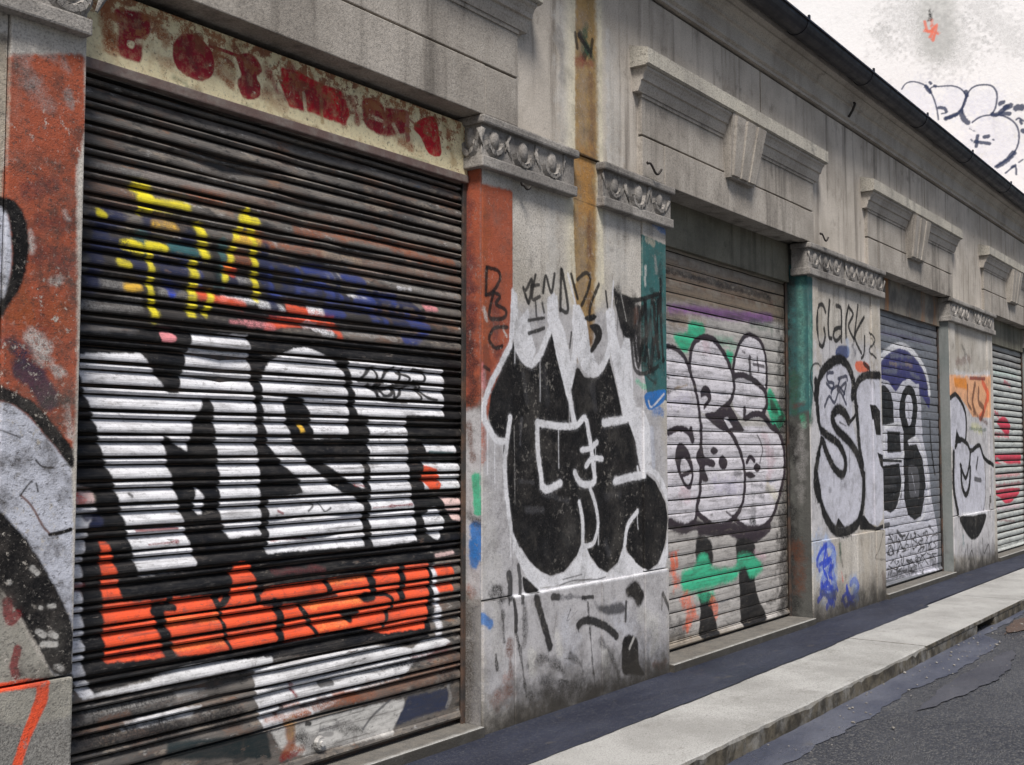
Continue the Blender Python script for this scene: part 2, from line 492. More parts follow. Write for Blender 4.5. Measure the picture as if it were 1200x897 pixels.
F white .01 | 5889 2356 5992 2375 6022 2205 6073 2122 6117 2202 6181 2207 6212 2021 6231 1800 6273 1693 6100 1690 6029 1880 5948 2091 5908 2217
S white .015 .9 | 5961 2363 5972 2462 5984 2550
S white .02 .8 | 5548 2352 5502 2451 5465 2528
S black 0.015 .9 | 5500 2183 5481 2090
S white .04 1 | 4908 2363 4908 2134 4806 1976 4699 1840 4648 1747 4640 1658 4678 1604 4745 1541 4814 1530
S white .08 1 | 6219 1758 6293 1527 6347 1371
S white .05 1 | 6347 1382 6528 1300 6644 1160 6684 1020 6650 839 6589 733 6542 726
F white .01 | 6090 1766 6330 1762 6418 1640 6438 1415 6347 1371 6260 1527
S lilac .05 .8 | 6441 1618 6460 1381
S white .04 1 | 5145 1640 5352 1624 5553 1632 5647 1675 5704 1525 5741 1369 5750 1296 5683 1277 5588 1290 5532 1352
S white .04 1 | 5145 1640 5153 1475 5195 1281
S white .045 1 | 5195 1276 5246 1260 5378 1290
S white .035 1 | 5608 1484 5703 1494 5778 1531
S white .035 1 | 5655 1386 5722 1432 5836 1429
S white .05 1 | 5862 1653 6132 1679
S white .05 1 | 5991 1288 6170 1308 6335 1321
S white .02 1 | 6269 1372 6290 1316
S white .03 1 | 5683 1277 5759 1151 5787 1025 5738 924 5661 909
S white .032 1 | 5578 1173 5614 1065 5613 912 5585 816
F white .01 | 5604 933 5717 802 5529 818
S white .035 1 | 6265 1086 6145 1005 6101 878 6079 776
F white .01 | 6090 857 6207 794 6250 758 6027 777
S white .035 1 | 4872 1663 4845 1541 4822 1402 4838 1244 4876 1076 4916 999 5011 864
F white .01 | 4892 985 4995 940 5077 858 5176 802 5279 762 5420 772 5548 849 5642 934 5698 837 5795 763 5894 726 6016 770 6080 872 6164 801 6382 693 6519 728 6603 834 6612 684 5954 680 5159 691 5060 765 4979 857
S lgrey .01 .7 | 5176 706 5455 698 5717 713
S black .008 .8 | 5366 702 5528 716 5755 699 5873 704
S black .006 .8 | 5402 733 5603 744
S white .018 1 | 4853 688 5159 689 5954 683 6612 684
S dk .008 .8 | 4556 694 4853 688
S black .05 .85 | 4861 812 4877 755 4869 691
S black .03 .8 | 4963 849 4979 773 4979 651
C black .012 | 5011 788 5109 732 5159 694 5044 691 5011 732
S black .03 .9 | 4900 669 4916 575 4916 502
S dk .02 .7 | 4916 502 4963 356 5011 136
S dk .04 .5 | 4995 640 4995 426
S dk .06 .7 | 4716 744 4777 728 4792 663
S black .055 .95 | 5109 656 5176 515 5243 372
S black .04 .9 | 5270 648 5331 642
S dgrey .03 .7 | 5348 640 5528 621 5621 596
S black .025 .9 | 5583 610 5696 603
C dgrey .03 | 5696 592 5793 541 6035 535 6075 466 5871 480 5754 525
C dk .03 | 6205 656 6270 607 6324 546 6246 479 6182 540 6098 570 6088 614
S black .05 .95 | 5536 455 5620 472 5772 435 5910 371 5971 331
S black .025 .85 | 6087 529 6079 413
C black .02 | 6053 310 6222 287 6242 133 6328 38 6155 71 6040 101
S black .03 .85 | 6562 532 6655 409
S dk .022 .74 | 5639 578 5657 455 5693 197 5730 -2
S dk .05 .6 | 5043 298 5209 310 5381 206
S dk .04 .6 | 5453 293 5562 217 5598 111
S dk .05 .55 | 5791 325 5909 225 5988 88
S pale .06 .7 | 5059 370 5076 274
S pale .05 .7 | 5312 430 5347 328
S pale .06 .7 | 5829 237 5848 111
S dgrey .06 .6 | 5175 201 5452 116 5599 131
S dk .03 .7 | 4792 627 4807 461
S brown .05 .6 | 4853 455 4869 270
S dk .02 .7 | 4732 400 4747 326
S dk .08 .6 | 5828 42 6112 25 6462 -11
S dk .1 .6 | 5059 127 5346 96 5711 42
S brown .05 .4 | 4703 190 4792 210 4900 174
S rust .08 .4 | 4823 260 4853 182 4747 164
S rust .05 .5 | 6418 84 6578 70
S lilac .06 .5 | 6465 187 6509 114
S pale .02 .8 | 6179 293 6125 236
S dk .006 .6 | 5455 559 5418 494 5527 541
S dk .006 .6 | 5382 284 5489 268
S dk .006 .6 | 5209 329 5158 299
S dk .006 .5 | 5346 173 5452 136
S blue3 .05 .8 | 4614 612 4687 567
S pale .1 .6 | 6289 430 6467 342 6442 190
S black 0.023 .9 | 5013 2394 5063 2317 5096 2452 5038 2387 5013 2389
S black 0.023 .9 | 5130 2481 5096 2345 5172 2363
S black 0.023 .9 | 5088 2412 5164 2431
S black 0.023 .9 | 5207 2391 5233 2489 5289 2401 5324 2511
S black 0.027 .9 | 5393 2550 5382 2305
S black 0.027 .9 | 5402 2546 5464 2318 5382 2310
S black 0.027 .9 | 5499 2533 5567 2396
S black 0.027 .9 | 5568 2510 5654 2560 5712 2538 5672 2439 5614 2359
S black 0.027 .9 | 5810 2508 5720 2381 5700 2316
S black .02 .9 | 5063 2215 5215 2244
S black .022 .9 | 5066 2142 5215 2184
S black 0.019 .8 | 5030 2357 5063 2312
S black 0.019 .8 | 5130 2329 5138 2251
S black 0.019 .8 | 5198 2326 5215 2278
C black .012 | 5642 2289 5749 2320 5788 2303 5710 2269
C dk .012 | 5700 2242 5808 2262 5847 2191 5747 2088 5708 2096 5768 2185
S black .02 .9 | 5890 2474 5910 2379
S black 0.023 .9 | 4661 2464 4654 2315
S black 0.023 .9 | 4661 2464 4759 2458 4778 2413 4714 2336 4654 2313
S black 0.023 .9 | 4726 2337 4699 2274 4691 2194 4814 2206 4829 2250 4744 2274 4778 2320 4726 2337
S black 0.023 .9 | 4845 2157 4729 2142 4684 2078 4737 2036 4798 2050
= shutter_b
F offw .1 | 6928 2539 9177 2594 9158 2091 9139 36 6960 160 6992 2076
S brownm .12 .6 | 7017 2810 7978 2816 9102 2820
S brownm .12 .6 | 7014 2644 7973 2650 9096 2653
S brown .06 .5 | 7016 2741 7976 2741 8936 2736
S dk .05 .5 | 7017 2796 8859 2809
S brownm .1 .6 | 7039 2454 7331 2454
S tan .04 .6 | 7017 2824 8939 2835
S tan .04 .6 | 7015 2727 8856 2744
S tan .06 .5 | 7014 2630 9096 2653
S dk .03 .6 | 7016 2768 8897 2765
F purple .06 | 7040 2530 7485 2569 8144 2584 8933 2645 8930 2571 8504 2533 8038 2513 7484 2504 7039 2461
S purple .05 .7 | 7454 2523 8039 2551 8852 2613
S tan .1 .4 | 7039 2427 7640 2454
C green .04 | 7151 2326 7359 2357 7391 2438 7608 2444 7638 2366 7449 2286 7326 2199 7179 2259
C green .04 | 7995 2257 8134 2256 8108 2152 8062 2159
S green2 .08 .5 | 7861 2327 8043 2321 8231 2304
C green .03 | 8827 2010 9039 1864 9174 1756 9004 1643 8845 1749 8783 1856
C dgreen .03 | 8851 1923 9036 1797 8874 1804
S lgrey .06 .5 | 8815 2423 9086 2422
S dgreen .08 .4 | 8508 2526 8898 2529
S dk .25 .65 | 9179 2655 9142 1648
S dk .25 .65 | 9172 1685 9135 693
S dk .25 .7 | 9111 804 9080 -65
C white3 .02 | 6994 2214 7167 2213 7305 2151 7395 2071 7464 1950 7534 1818 7562 1628 6984 1621
C white3 .02 | 7395 2071 7397 2167 7450 2257 7556 2318 7685 2338 7838 2311 7994 2221 8084 2125 8129 2040 8126 1938 8030 1843 7847 1773 7628 1757 7524 1817
C white3 .02 | 8130 2102 8169 2217 8256 2332 8379 2404 8504 2420 8656 2383 8744 2287 8765 2126 8748 2006 8769 1856 8689 1778 8336 1738 8123 1836
F white3 .02 | 6986 1743 7523 1756 7980 1667 8950 1682 9083 1551 9133 1407 9099 1220 8954 1016 8816 893 8607 831 8431 820 8263 881 8099 941 7960 898 7782 903 7632 955 7486 1010 7423 947 7261 919 7049 976
S pinkw .12 .5 | 8734 1571 8860 1409 8803 1270
S pinkw .08 .5 | 7619 2279 7704 2246
S pinkw .1 .5 | 7246 1170 7365 1129
S lilacw .12 .5 | 7811 1211 8200 1190
S lilacw .1 .4 | 7063 1822 7359 1831
S yellw .1 .4 | 8799 1173 8956 1071
S plum 0.041 1 | 7013 2225 7167 2216 7305 2161 7388 2071 7464 1950 7524 1837 7562 1628
S plum 0.047 1 | 7388 2071 7397 2167 7450 2267 7556 2323 7685 2343 7838 2316 7994 2226 8084 2130 8129 2040 8126 1938 8054 1854 7847 1768
C plum .012 | 7580 1955 7655 1973 7730 1932 7744 1873 7684 1822 7608 1786 7630 1830 7685 1871 7642 1894 7567 1877
S plum 0.041 1 | 8130 2102 8169 2217 8256 2337 8380 2410 8504 2425 8656 2389 8757 2288 8784 2127 8769 2007
S plum 0.054 1 | 8129 2063 8273 2084 8444 2066 8619 2022 8747 1963 8769 1856 8689 1778
S plum 0.047 .9 | 8449 2235 8456 2078
S plum 0.034 .9 | 8273 2084 8456 2072
S plum 0.027 .8 | 8600 2245 8623 2140
S plum 0.027 .8 | 8522 2187 8728 2178
S plum .02 .6 | 8302 2278 8351 2271
C plum .012 | 7628 1757 7825 1782 8030 1843 8122 1795 8309 1655 8357 1635 7979 1630 7778 1677
F white3 .008 | 7959 1730 8028 1742 8130 1663 8060 1646
S plum 0.054 1 | 8338 1811 8336 1738 8510 1774 8688 1767 8870 1684 9004 1643
S dk .02 .7 | 7028 2014 7066 1997
S dk .03 .7 | 7046 1904 7162 1918
S ochre .02 .6 | 7162 1927 7341 1959
S plum 0.047 1 | 7980 1667 8116 1587 8232 1475 8312 1341 8319 1176 8255 1035 8099 941 7960 898 7782 901 7632 950 7507 1009 7483 1067 7531 1161 7556 1371 7563 1660
S plum 0.041 1 | 7482 1010 7423 947 7261 917 7058 976
C plum .012 | 7233 1538 7332 1496 7408 1411 7434 1297 7383 1194 7297 1215 7209 1292 7148 1404 7158 1496
C white3 .01 | 7281 1426 7350 1383 7399 1307 7363 1237 7307 1243 7249 1300 7224 1375
S plum 0.034 1 | 7225 1293 7318 1308 7420 1330
S plum 0.047 1 | 7040 1606 7196 1636 7335 1619 7415 1553
S plum 0.054 1 | 7396 1629 7425 1553
C plum .015 | 7496 1468 7581 1516 7621 1438 7794 1403 7782 1349 7620 1361 7681 1253 7575 1255 7545 1342 7490 1410
C plum .012 | 7719 1477 7785 1508 7858 1476 7784 1445
C plum .012 | 7865 1392 7929 1444 8019 1396 7983 1331 7904 1342
S plum 0.047 1 | 8950 1682 9083 1551 9133 1407 9099 1220 8954 1016 8816 893 8607 831 8431 820 8262 876 8099 951
S plum 0.041 1 | 8362 1382 8437 1423 8523 1391
C plum .015 | 8509 1349 8573 1374 8649 1336 8584 1300 8521 1317
C plum .015 | 8322 1289 8421 1308 8545 1269 8419 1251
S plum 0.016 .8 | 8580 1602 8679 1496 8624 1369
S dgrey .04 .5 | 8467 1193 8669 1177
S dgrey .05 .5 | 8465 1120 8693 1101
S dgrey .08 .4 | 8487 1025 8484 942
S dk .05 .7 | 8433 903 8508 889
S dgrey .05 .5 | 8155 1293 8226 1281
S plum 0.020 .8 | 7985 996 8122 940
S dk .02 .6 | 7697 990 7740 988
S plum 0.081 .95 | 7067 957 7261 909 7443 927 7630 888 7869 854 8097 870 8284 798 8529 762 8788 831
F plum .03 | 7494 927 8789 855 8682 776 8478 742 8188 767 8004 829 7758 834 7503 841
C dk .03 | 7482 833 7714 798 7753 621 7645 601 7478 644
C dk .02 | 8164 768 8478 737 8512 610 8493 425 8576 250 8699 100 8263 52 8200 352 8181 535
C dk .02 | 7494 435 7726 391 7724 305 7805 54 7507 94 7532 289
C green .05 | 7235 599 7436 628 7521 707 7647 697 7752 592 8135 569 8185 656 8426 642 8661 525 8545 461 8395 455 8325 543 8205 533 8156 477 7994 452 7474 446 7252 460
S green .08 .6 | 7494 406 7726 401
S orange4 .1 .74 | 7100 639 7118 592 7127 536
S orange4 .05 .8 | 7082 713 7100 648
S orange4 .04 .8 | 7140 736 7158 652
S orange4 .12 .74 | 7291 400 7329 313 7347 236
S orange4 .06 .7 | 7430 310 7449 252
S orange4 .04 .8 | 7307 241 7316 166
S orange4 .08 .74 | 7724 324 7788 259
S red .02 .5 | 7045 743 7179 760
S pinkw .06 .6 | 8525 640 8702 595
S dk .03 .6 | 8715 214 8900 215
S dk .03 .5 | 7941 163 7986 137
S dk .1 .6 | 8950 123 9119 256
S dk .12 .5 | 7016 206 7227 187
= pier_second
F wash2 .12 | 9313 2480 11048 2518 11081 1753 11142 820 10357 714 9820 689 9152 733 9189 1608
S beige .2 .5 | 9419 2853 9425 2285
S beige .2 .5 | 10920 2956 10898 2253
S pale .16 .4 | 9209 696 9224 368
S beige .3 .5 | 10493 610 10544 242
F teal .03 | 8902 2970 9305 2998 9276 1943 9192 1686 8853 1680
S mint .1 .5 | 9230 2607 9212 2160
S mint .08 .6 | 9176 1994 9168 1806
S dgreen .1 .6 | 9020 1683 9194 1730
S dkteal .12 .5 | 9013 1498 9028 1173
F offw .03 | 8998 1141 9083 1138 9061 599 8977 605
S dk .1 .6 | 9020 978 9023 709
S grime .1 .5 | 9056 470 9105 293
S black 0.041 .95 | 9629 2714 9554 2775 9428 2717 9391 2554 9461 2423 9552 2402 9612 2493 9590 2560
S black 0.041 .95 | 9735 2829 9695 2650 9696 2534 9719 2490 9770 2488
S black 0.041 .95 | 9905 2800 9987 2797 10031 2753 10018 2478
S black 0.041 .95 | 10004 2608 9861 2577 9816 2509 9889 2474 10007 2524
S black 0.036 .95 | 10232 2834 10149 2693 10141 2523
S black 0.036 .95 | 10224 2821 10342 2760 10215 2638 10348 2528
S black 0.036 .95 | 10479 2859 10354 2516
S black 0.036 .95 | 10647 2764 10384 2555 10555 2407
S black 0.033 .95 | 10655 2577 10628 2412 10552 2358
S black 0.023 .9 | 10788 2625 10916 2560 10778 2448 10944 2383
S dk .02 .5 | 10822 2578 10931 2484
S navy2 .05 .6 | 10310 2464 10376 2395
C dblue2 .02 | 9868 2384 9969 2438 10205 2444 10200 2347 10030 2324 9898 2327
S lblue .06 .5 | 10173 2490 10202 2383
C orange4 .02 | 10370 2273 10443 2326 10733 2319 10748 2245 10473 2223
S black 0.049 .9 | 10622 2312 10768 2271
F white4 .015 | 9410 1948 9508 2108 9669 2220 9929 2294 10128 2270 10244 2193 10285 1981 10272 1739 10499 1376 10542 1180 10513 972 10397 808 10153 750 9823 758 9576 874 9402 1072 9324 1331 9423 1554 9378 1890
F white4 .015 | 10354 1983 10432 2117 10652 2190 11030 2209 11107 1203 11043 799 10905 731 10720 767 10577 835 10562 1215 10502 1437 10386 1923
S black 0.020 .8 | 9305 1941 9223 2093 9257 2196 9363 2235 9483 2220
S black 0.099 1 | 9335 1945 9447 2105 9638 2223 9930 2308 10129 2282 10261 2194 10308 2099 10285 1981 10304 2029
S black 0.083 1 | 9341 2080 9363 1890 9429 1689 9610 1612 9861 1545 10020 1451 10074 1333 9984 1252 9785 1313 9602 1453 9500 1566 9421 1498 9324 1331 9293 1166 9371 1056
S black 0.099 1 | 9307 1286 9402 1072 9576 874 9822 741 10152 739 10397 808 10520 972 10555 1215 10528 1253 10395 1425 10193 1546 9898 1650 9773 1729 9776 1799 9908 1849 10072 1818 10170 1749
S black 0.083 1 | 10327 2127 10354 1983 10412 1741 10452 1498 10532 1327
S black 0.041 1 | 10203 1737 10345 1800 10420 1888
S black 0.083 1 | 10337 1982 10432 2117 10653 2196 11031 2216
F black .012 | 10767 1923 10898 1921 11029 1867 11042 1625 10900 1624 10833 1774
F black .012 | 10928 1454 11139 1421 11130 1268 11016 1320
F black .012 | 10416 831 10543 861 10684 781 10867 727 11060 748 11056 685 10428 725
F black .012 | 9786 783 9861 871 10036 769
S lgrey .02 .5 | 10872 2128 10899 1940
S dgrey .04 .5 | 9651 1144 9681 1121
S dgrey .05 .3 | 10039 1157 10070 1120
S navy2 0.033 .9 | 9794 2178 9650 2161 9663 2092 9805 2076 9737 1992
S navy2 0.033 .9 | 9954 2118 9900 2021 10120 2102 10046 1972
S navy2 0.033 .9 | 9921 2128 10123 2162 10155 2128
S navy2 0.033 .9 | 9574 1863 9688 1958 9813 1905 9949 2015 10110 1902
S navy2 0.030 .9 | 9631 2071 9755 2030 9918 2061 10081 1996
S dk .02 .6 | 9935 1732 10099 1700
S blue 0.061 .9 | 9382 618 9302 492 9504 643 9672 597 9682 460 9463 401 9383 298 9486 235
S blue 0.048 .9 | 9461 357 9618 443 9719 253 9547 229
S blue 0.061 .8 | 9462 644 9649 256 9498 108
S blue 0.061 .8 | 9548 248 9665 112
S blue 0.061 .9 | 10093 250 10196 276 10296 207 10190 159 10290 101
S blue 0.048 .9 | 9993 237 10021 130 10185 53
S lblue .25 .55 | 9352 620 9435 459 9518 273
S lblue .15 .5 | 10127 259 10223 132
S blue .05 .9 | 9345 445 9590 513 9688 596
S blue .05 .9 | 9366 244 9520 318 9699 164
S blue .05 .9 | 9304 185 9456 235 9604 130 9670 213
S blue .05 .9 | 9992 214 10120 119 10295 195
S blue .045 .9 | 9891 155 9952 68 10119 96
S lblue .06 .6 | 9350 554 9404 439
S blue 0.036 .9 | 9290 537 9412 616 9596 636 9717 548 9529 518 9347 488
S blue 0.036 .9 | 9504 632 9435 459 9521 340 9426 241
S blue 0.029 .9 | 9654 530 9554 381 9675 325 9765 226
S blue 0.036 .8 | 9399 318 9518 262 9673 280
S dblue2 .06 .7 | 9337 269 9545 192 9733 206
S lblue .1 .6 | 9567 672 9685 528 9707 322
S blue 0.036 .85 | 9857 125 9990 179 10051 80
S dgreen .05 .6 | 9849 630 9842 493
S lblue .1 .5 | 10230 272 10255 93
S dk .02 .5 | 11015 650 10892 508 10812 427 11116 390
S red .03 .6 | 9869 376 9898 304
S brown .08 .4 | 10991 250 11023 134
S dk .02 .5 | 9817 632 9903 419
= shutter_c
F steel .05 | 11420 2820 13488 2828 13537 2105 13432 107 11422 150
S dgrey .05 .5 | 11500 2800 13381 2789
S purple2 .05 .4 | 11534 2696 13272 2721
F bluev .02 | 11435 2394 11772 2518 12122 2598 12529 2571 12903 2457 13139 2293 13225 2093 13213 1943 12924 2081 11417 2079
S steel .03 .5 | 11806 2391 12518 2420
S purple2 .05 .5 | 12205 2499 12195 2358
S steel .05 .6 | 11592 2297 12017 2320
S steel .04 .6 | 11854 2476 12571 2509
S steel .05 .6 | 12511 2319 12841 2278
S tan .04 .5 | 11806 2391 12021 2390
S tan .04 .5 | 12380 2426 12564 2408
S white 0.070 .95 | 11498 2425 11773 2532 12167 2609 12576 2574 12951 2446 13163 2280 13227 2118
F white4 .015 | 11425 2221 11752 2197 12002 2099 12231 2220 12461 2267 12692 2213 12813 2223 12889 1934 12917 1643 13157 1202 13211 910 13415 554 13378 82 11583 135 11382 154 11445 1194 11414 2026
S black 0.042 1 | 13202 1794 13230 1497 13362 1199
F black .012 | 11469 2147 11625 2154 11789 2107 11887 1975 11902 1743 11477 1743
F black .012 | 11678 1672 12106 1677 12145 1456 11664 1444
S white 0.042 1 | 11598 1711 12199 1734 12177 1414 11599 1391 11598 1711
C black .015 | 12456 2192 12662 2129 12744 1930 12658 1727 12418 1639 12197 1706 12099 1912 12224 2112
C white4 .012 | 12449 2092 12547 2025 12566 1897 12473 1767 12380 1751 12308 1890 12345 2032
S dk .02 .5 | 12397 1991 12430 1808
F black .012 | 12240 1679 12658 1727 12649 1598 12369 1582 12411 1526 12692 1541 12897 1381 12997 1060 12937 921 12939 944 12778 735 12538 701 12314 771 12192 970 12228 1177 12209 1220
C dgrey .02 | 12395 1301 12674 1283 12756 1095 12720 929 12650 954 12418 962 12364 1174
S white4 .02 .6 | 12481 1215 12606 999
S black 0.028 1 | 11455 1366 12129 1353
F black .012 | 11472 1313 12062 1333 12133 1084 12111 951 12060 975 11922 858 11708 821 11526 862 11449 931
S dgrey .03 .5 | 11566 1192 12030 1189
S dgrey .03 .5 | 11520 1101 11937 1089
S white 0.028 .9 | 12172 1331 12177 1082
S white 0.028 .9 | 12162 1178 12060 975 11922 858
S white 0.035 1 | 12414 1568 12696 1598 12902 1439 13057 1204 13135 913 13037 940 12874 730 12630 671
S black .014 .9 | 11650 551 11640 393 11807 394 11815 514 11650 551
S black .014 .9 | 11932 344 11987 529 12155 408 12297 523
S black .014 .9 | 12375 337 12432 500
S black .014 .9 | 12432 500 12660 428 12470 385
S black .014 .9 | 12807 475 12747 308 12991 318 13003 477
S black .014 .9 | 13153 482 13092 340 13347 351
S black .014 .9 | 11633 275 11881 214 12013 256
S black .014 .9 | 12320 203 12371 282 12596 193 12603 291
S black .014 .9 | 12736 167 12794 290 13029 171
S black 0.056 .8 | 11495 693 11659 697
S black 0.042 .8 | 11950 613 12119 534
S black .03 .7 | 13112 601 13259 534
S dk 0.020 .9 | 11754 547 11666 601 11730 569
S dk 0.014 .9 | 11831 566 11790 588 11789 499 11866 508 11866 573
S dk 0.019 .9 | 12046 493 11934 502 11928 551 11912 566 11916 492
S dk 0.016 .9 | 12020 560 12186 546 12200 558 12120 553
S dk 0.020 .9 | 12336 571 12211 514 12247 523 12280 542
S dk 0.015 .9 | 12469 500 12399 555 12396 509 12426 552
S dk 0.020 .9 | 12505 487 12597 540 12533 551 12561 563 12611 464
S dk 0.014 .9 | 12644 536 12860 466 12729 455 12777 467
S dk 0.018 .9 | 12869 530 12923 537 12917 514 12897 515
S dk 0.016 .9 | 12975 442 13071 526 12974 550 12998 476 12993 550
S dk 0.014 .9 | 13189 485 13307 493 13347 481
S dk 0.012 .9 | 13358 488 13441 486 13355 519
S dk 0.017 .9 | 11633 474 11729 478 11608 404 11682 391 11657 402
S dk 0.015 .9 | 11727 454 11803 391 11832 388 11753 463 11812 393
S dk 0.020 .9 | 11992 408 11926 387 12049 469
S dk 0.015 .9 | 12064 437 12162 390 12078 385 12225 394 12129 424
S dk 0.015 .9 | 12247 456 12318 439 12274 386
S dk 0.016 .9 | 12487 437 12454 424 12483 373
S dk 0.012 .9 | 12484 384 12494 399 12520 373
S dk 0.019 .9 | 12759 414 12680 445 12767 395 12654 345 12684 367
S dk 0.018 .9 | 12762 380 12907 382 12822 348
S dk 0.013 .9 | 12982 332 12964 427 12977 396
S dk 0.016 .9 | 13126 393 13131 327 13179 429 13079 371
S dk 0.012 .9 | 13322 362 13299 391 13254 408 13410 418
S dk 0.015 .9 | 11879 312 11880 329 11868 278 11811 320 11705 293
S dk 0.014 .9 | 11938 296 11985 291 11905 263
S dk 0.020 .9 | 12146 339 12096 251 12050 286 12083 321 12020 357
S dk 0.020 .9 | 12363 231 12218 284 12294 280 12396 250
S dk 0.014 .9 | 12432 238 12392 252 12455 239 12459 235 12398 284
S dk 0.013 .9 | 12535 261 12650 221 12551 285 12627 292 12554 329
S dk 0.018 .9 | 12731 226 12702 278 12625 270 12706 212 12749 278
S dk 0.012 .9 | 12901 237 12902 242 12793 213 12804 302
S dk 0.012 .9 | 13114 235 13172 264 13088 284 13010 304 13048 289
S dk 0.015 .9 | 13306 214 13188 280 13259 276 13341 276
S dk 0.014 .9 | 11606 234 11615 245 11647 234 11607 184 11646 217
S dk 0.013 .9 | 11742 223 11685 180 11680 172
S dk 0.019 .9 | 11925 231 11885 208 11912 236 11920 150 11903 159
S dk 0.017 .9 | 12056 183 11935 191 12071 213
S dk 0.013 .9 | 12217 147 12100 183 12237 171 12233 184 12240 146
S dk 0.018 .9 | 12371 155 12345 165 12315 124 12294 227
S dk 0.019 .9 | 12513 140 12367 157 12422 161 12388 197 12452 126
S dk 0.016 .9 | 12710 137 12663 210 12687 205
S dk 0.016 .9 | 12738 126 12751 97 12830 130 12767 187
S dk .1 .6 | 13133 220 13330 131
S dk .08 .6 | 11627 183 12594 165
= pier_third
F wash2 .1 | 13497 2125 15518 1893 15563 1268 15441 83 13518 234 13593 1115
S beige .2 .4 | 13982 2804 14011 2505
S maroon .08 .4 | 13903 2529 14532 2599
S dk .06 .4 | 14144 2756 14362 2649
S dk .03 .4 | 14604 2743 14616 2557
F peach .03 | 13569 2362 15511 2464 15452 1892 14583 1888 14305 2019 14032 2116 13545 2083
F orange5 .04 | 13725 2340 14335 2356 14380 2220 13769 2224
S white .06 .6 | 13785 2410 14514 2404 15447 2477
S brown 0.045 .8 | 14385 2267 14366 2067 14533 1980
S brown 0.075 .8 | 14741 2298 14601 2075 14709 1953
S orange 0.090 .8 | 15114 2347 15354 2197 15140 1965 14945 1881
S brown 0.075 .8 | 14918 2243 14903 2085 15143 1997 15005 1866
S dred 0.045 .8 | 14510 2365 15245 2394
S brown .05 .6 | 14647 1936 15315 1808
S yellow3 .1 .6 | 14572 1764 14991 1723
S dgreen .04 .5 | 14452 1732 15243 1727
C white4 .015 | 13490 2038 13813 2115 14027 2056 14241 1941 14253 1760 14205 1548 13449 1545
F white4 .015 | 13626 1507 14376 1545 15036 1508 15147 1078 15066 653 13885 692 13642 935
S black 0.060 1 | 13438 2036 13761 2135 14029 2078 14241 1941 14283 1775 14236 1578
F black .02 | 13712 1551 13808 1738 13989 1621 14038 1552
S black 0.060 1 | 13724 1507 13965 1599 14305 1545 14475 1461 14886 1527 15099 1371 15523 1269
S black 0.090 1 | 13652 1436 13617 1025 13787 714
S black 0.060 1 | 13971 1288 14197 1128 14389 1302 14438 1451
S black 0.075 1 | 14004 1270 14018 1050 14193 925 14365 1041 14419 1245
S black 0.045 .9 | 14796 1374 14709 1241
S dk 0.060 .8 | 14623 1109 14918 1083
S dk .03 .6 | 15138 1371 15128 884 14952 659
S white 0.045 .9 | 13987 696 14582 676 15107 671
C black .03 | 13817 677 14437 665 15066 653 14780 439 14409 368 14070 482
S dk .03 .7 | 15397 1211 15362 876 15256 605
S lilac .1 .5 | 13217 1159 13137 918
S teal .06 .6 | 13964 434 13956 344
S dk .02 .8 | 14125 332 14178 145 14327 244 14453 68
S dk .02 .8 | 14847 358 14904 163 15143 261 15205 102
S teal2 .06 .6 | 13215 1124 13229 915
S lblue .08 .6 | 13128 1195 13149 1073
S pale .04 .7 | 14359 2618 14461 2471
S pale .05 .6 | 13727 396 13704 130
S pale .05 .6 | 14408 350 14524 62
S dk .05 .5 | 14689 255 14820 75
S dk .05 .5 | 14051 265 13968 108
= shutter_d
F pale2 .1 | 16086 2687 17952 2674 17820 1563 17820 24 16086 107
S lgreen .06 .4 | 16278 2545 17616 2563
S dgrey .06 .4 | 16221 2661 17788 2664
C red2 .03 | 16381 1862 16784 1940 17143 1823 16977 1679 16549 1779
S red2 .06 .7 | 16221 1995 16494 1933
S red2 .06 .6 | 16837 2434 17206 2380
F red2 .03 | 16138 1415 17787 1419 17769 1261 16208 1279
S pale2 .05 .8 | 16300 1341 16819 1251
C red2 .02 | 16085 909 17628 905 17224 742 16760 717 16502 791
S red2 .06 .7 | 16250 1676 17047 1662
S red2 .05 .5 | 16276 1112 17651 1106
S red2 .05 .5 | 16176 968 17734 970
S pinkw .06 .6 | 16315 672 17596 639
S dred .03 .5 | 16213 511 17283 434
= signboard
F cream2 .004 | 2282 3298 2291 2927 2399 2908 3147 2886 4588 2889 4699 2910 4586 3412 3139 3337
S ochre .06 .6 | 2400 3173 2421 3074
S rust .05 .6 | 2427 3076 2447 3026
S rust .05 .4 | 2636 3168 2671 3121
S rust .05 .5 | 2652 3046 2700 3042
S ochre .07 .6 | 2937 3139 3020 3101
S rust .06 .4 | 2937 3109 3006 3060
S rust .05 .4 | 3209 3077 3275 3056
S rust .05 .4 | 3192 3174 3217 3130
S ochre .05 .5 | 2988 3191 3049 3203
S dgreen .03 .4 | 3053 2955 3100 2960
S dgreen .03 .4 | 2719 2988 2774 2980
S dgrey .04 .5 | 2747 2949 2831 2959
S rust .05 .4 | 3176 3043 3308 3012
S rust .05 .4 | 3717 3142 3776 3073
S rust .05 .4 | 3956 3060 4145 3045
S ochre .05 .5 | 4414 3197 4485 3029
S dgreen .02 .4 | 3957 2946 4278 2970
C crimson .012 | 2443 3181 2480 3196 2570 3208 2604 3187 2604 3135 2575 3106 2564 3015 2523 3003 2472 3011 2459 3041 2463 3115 2444 3148
C cream2 .008 | 2499 3064 2518 3083 2537 3075 2522 3051
S cream2 .02 .7 | 2546 3084 2598 3099
C crimson .01 | 2716 3134 2756 3182 2812 3199 2855 3188 2907 3149 2917 3103 2909 3052 2859 3014 2802 3011 2746 3025 2717 3058 2710 3097
S crimson .016 1 | 2892 3169 2988 3172 3049 3172
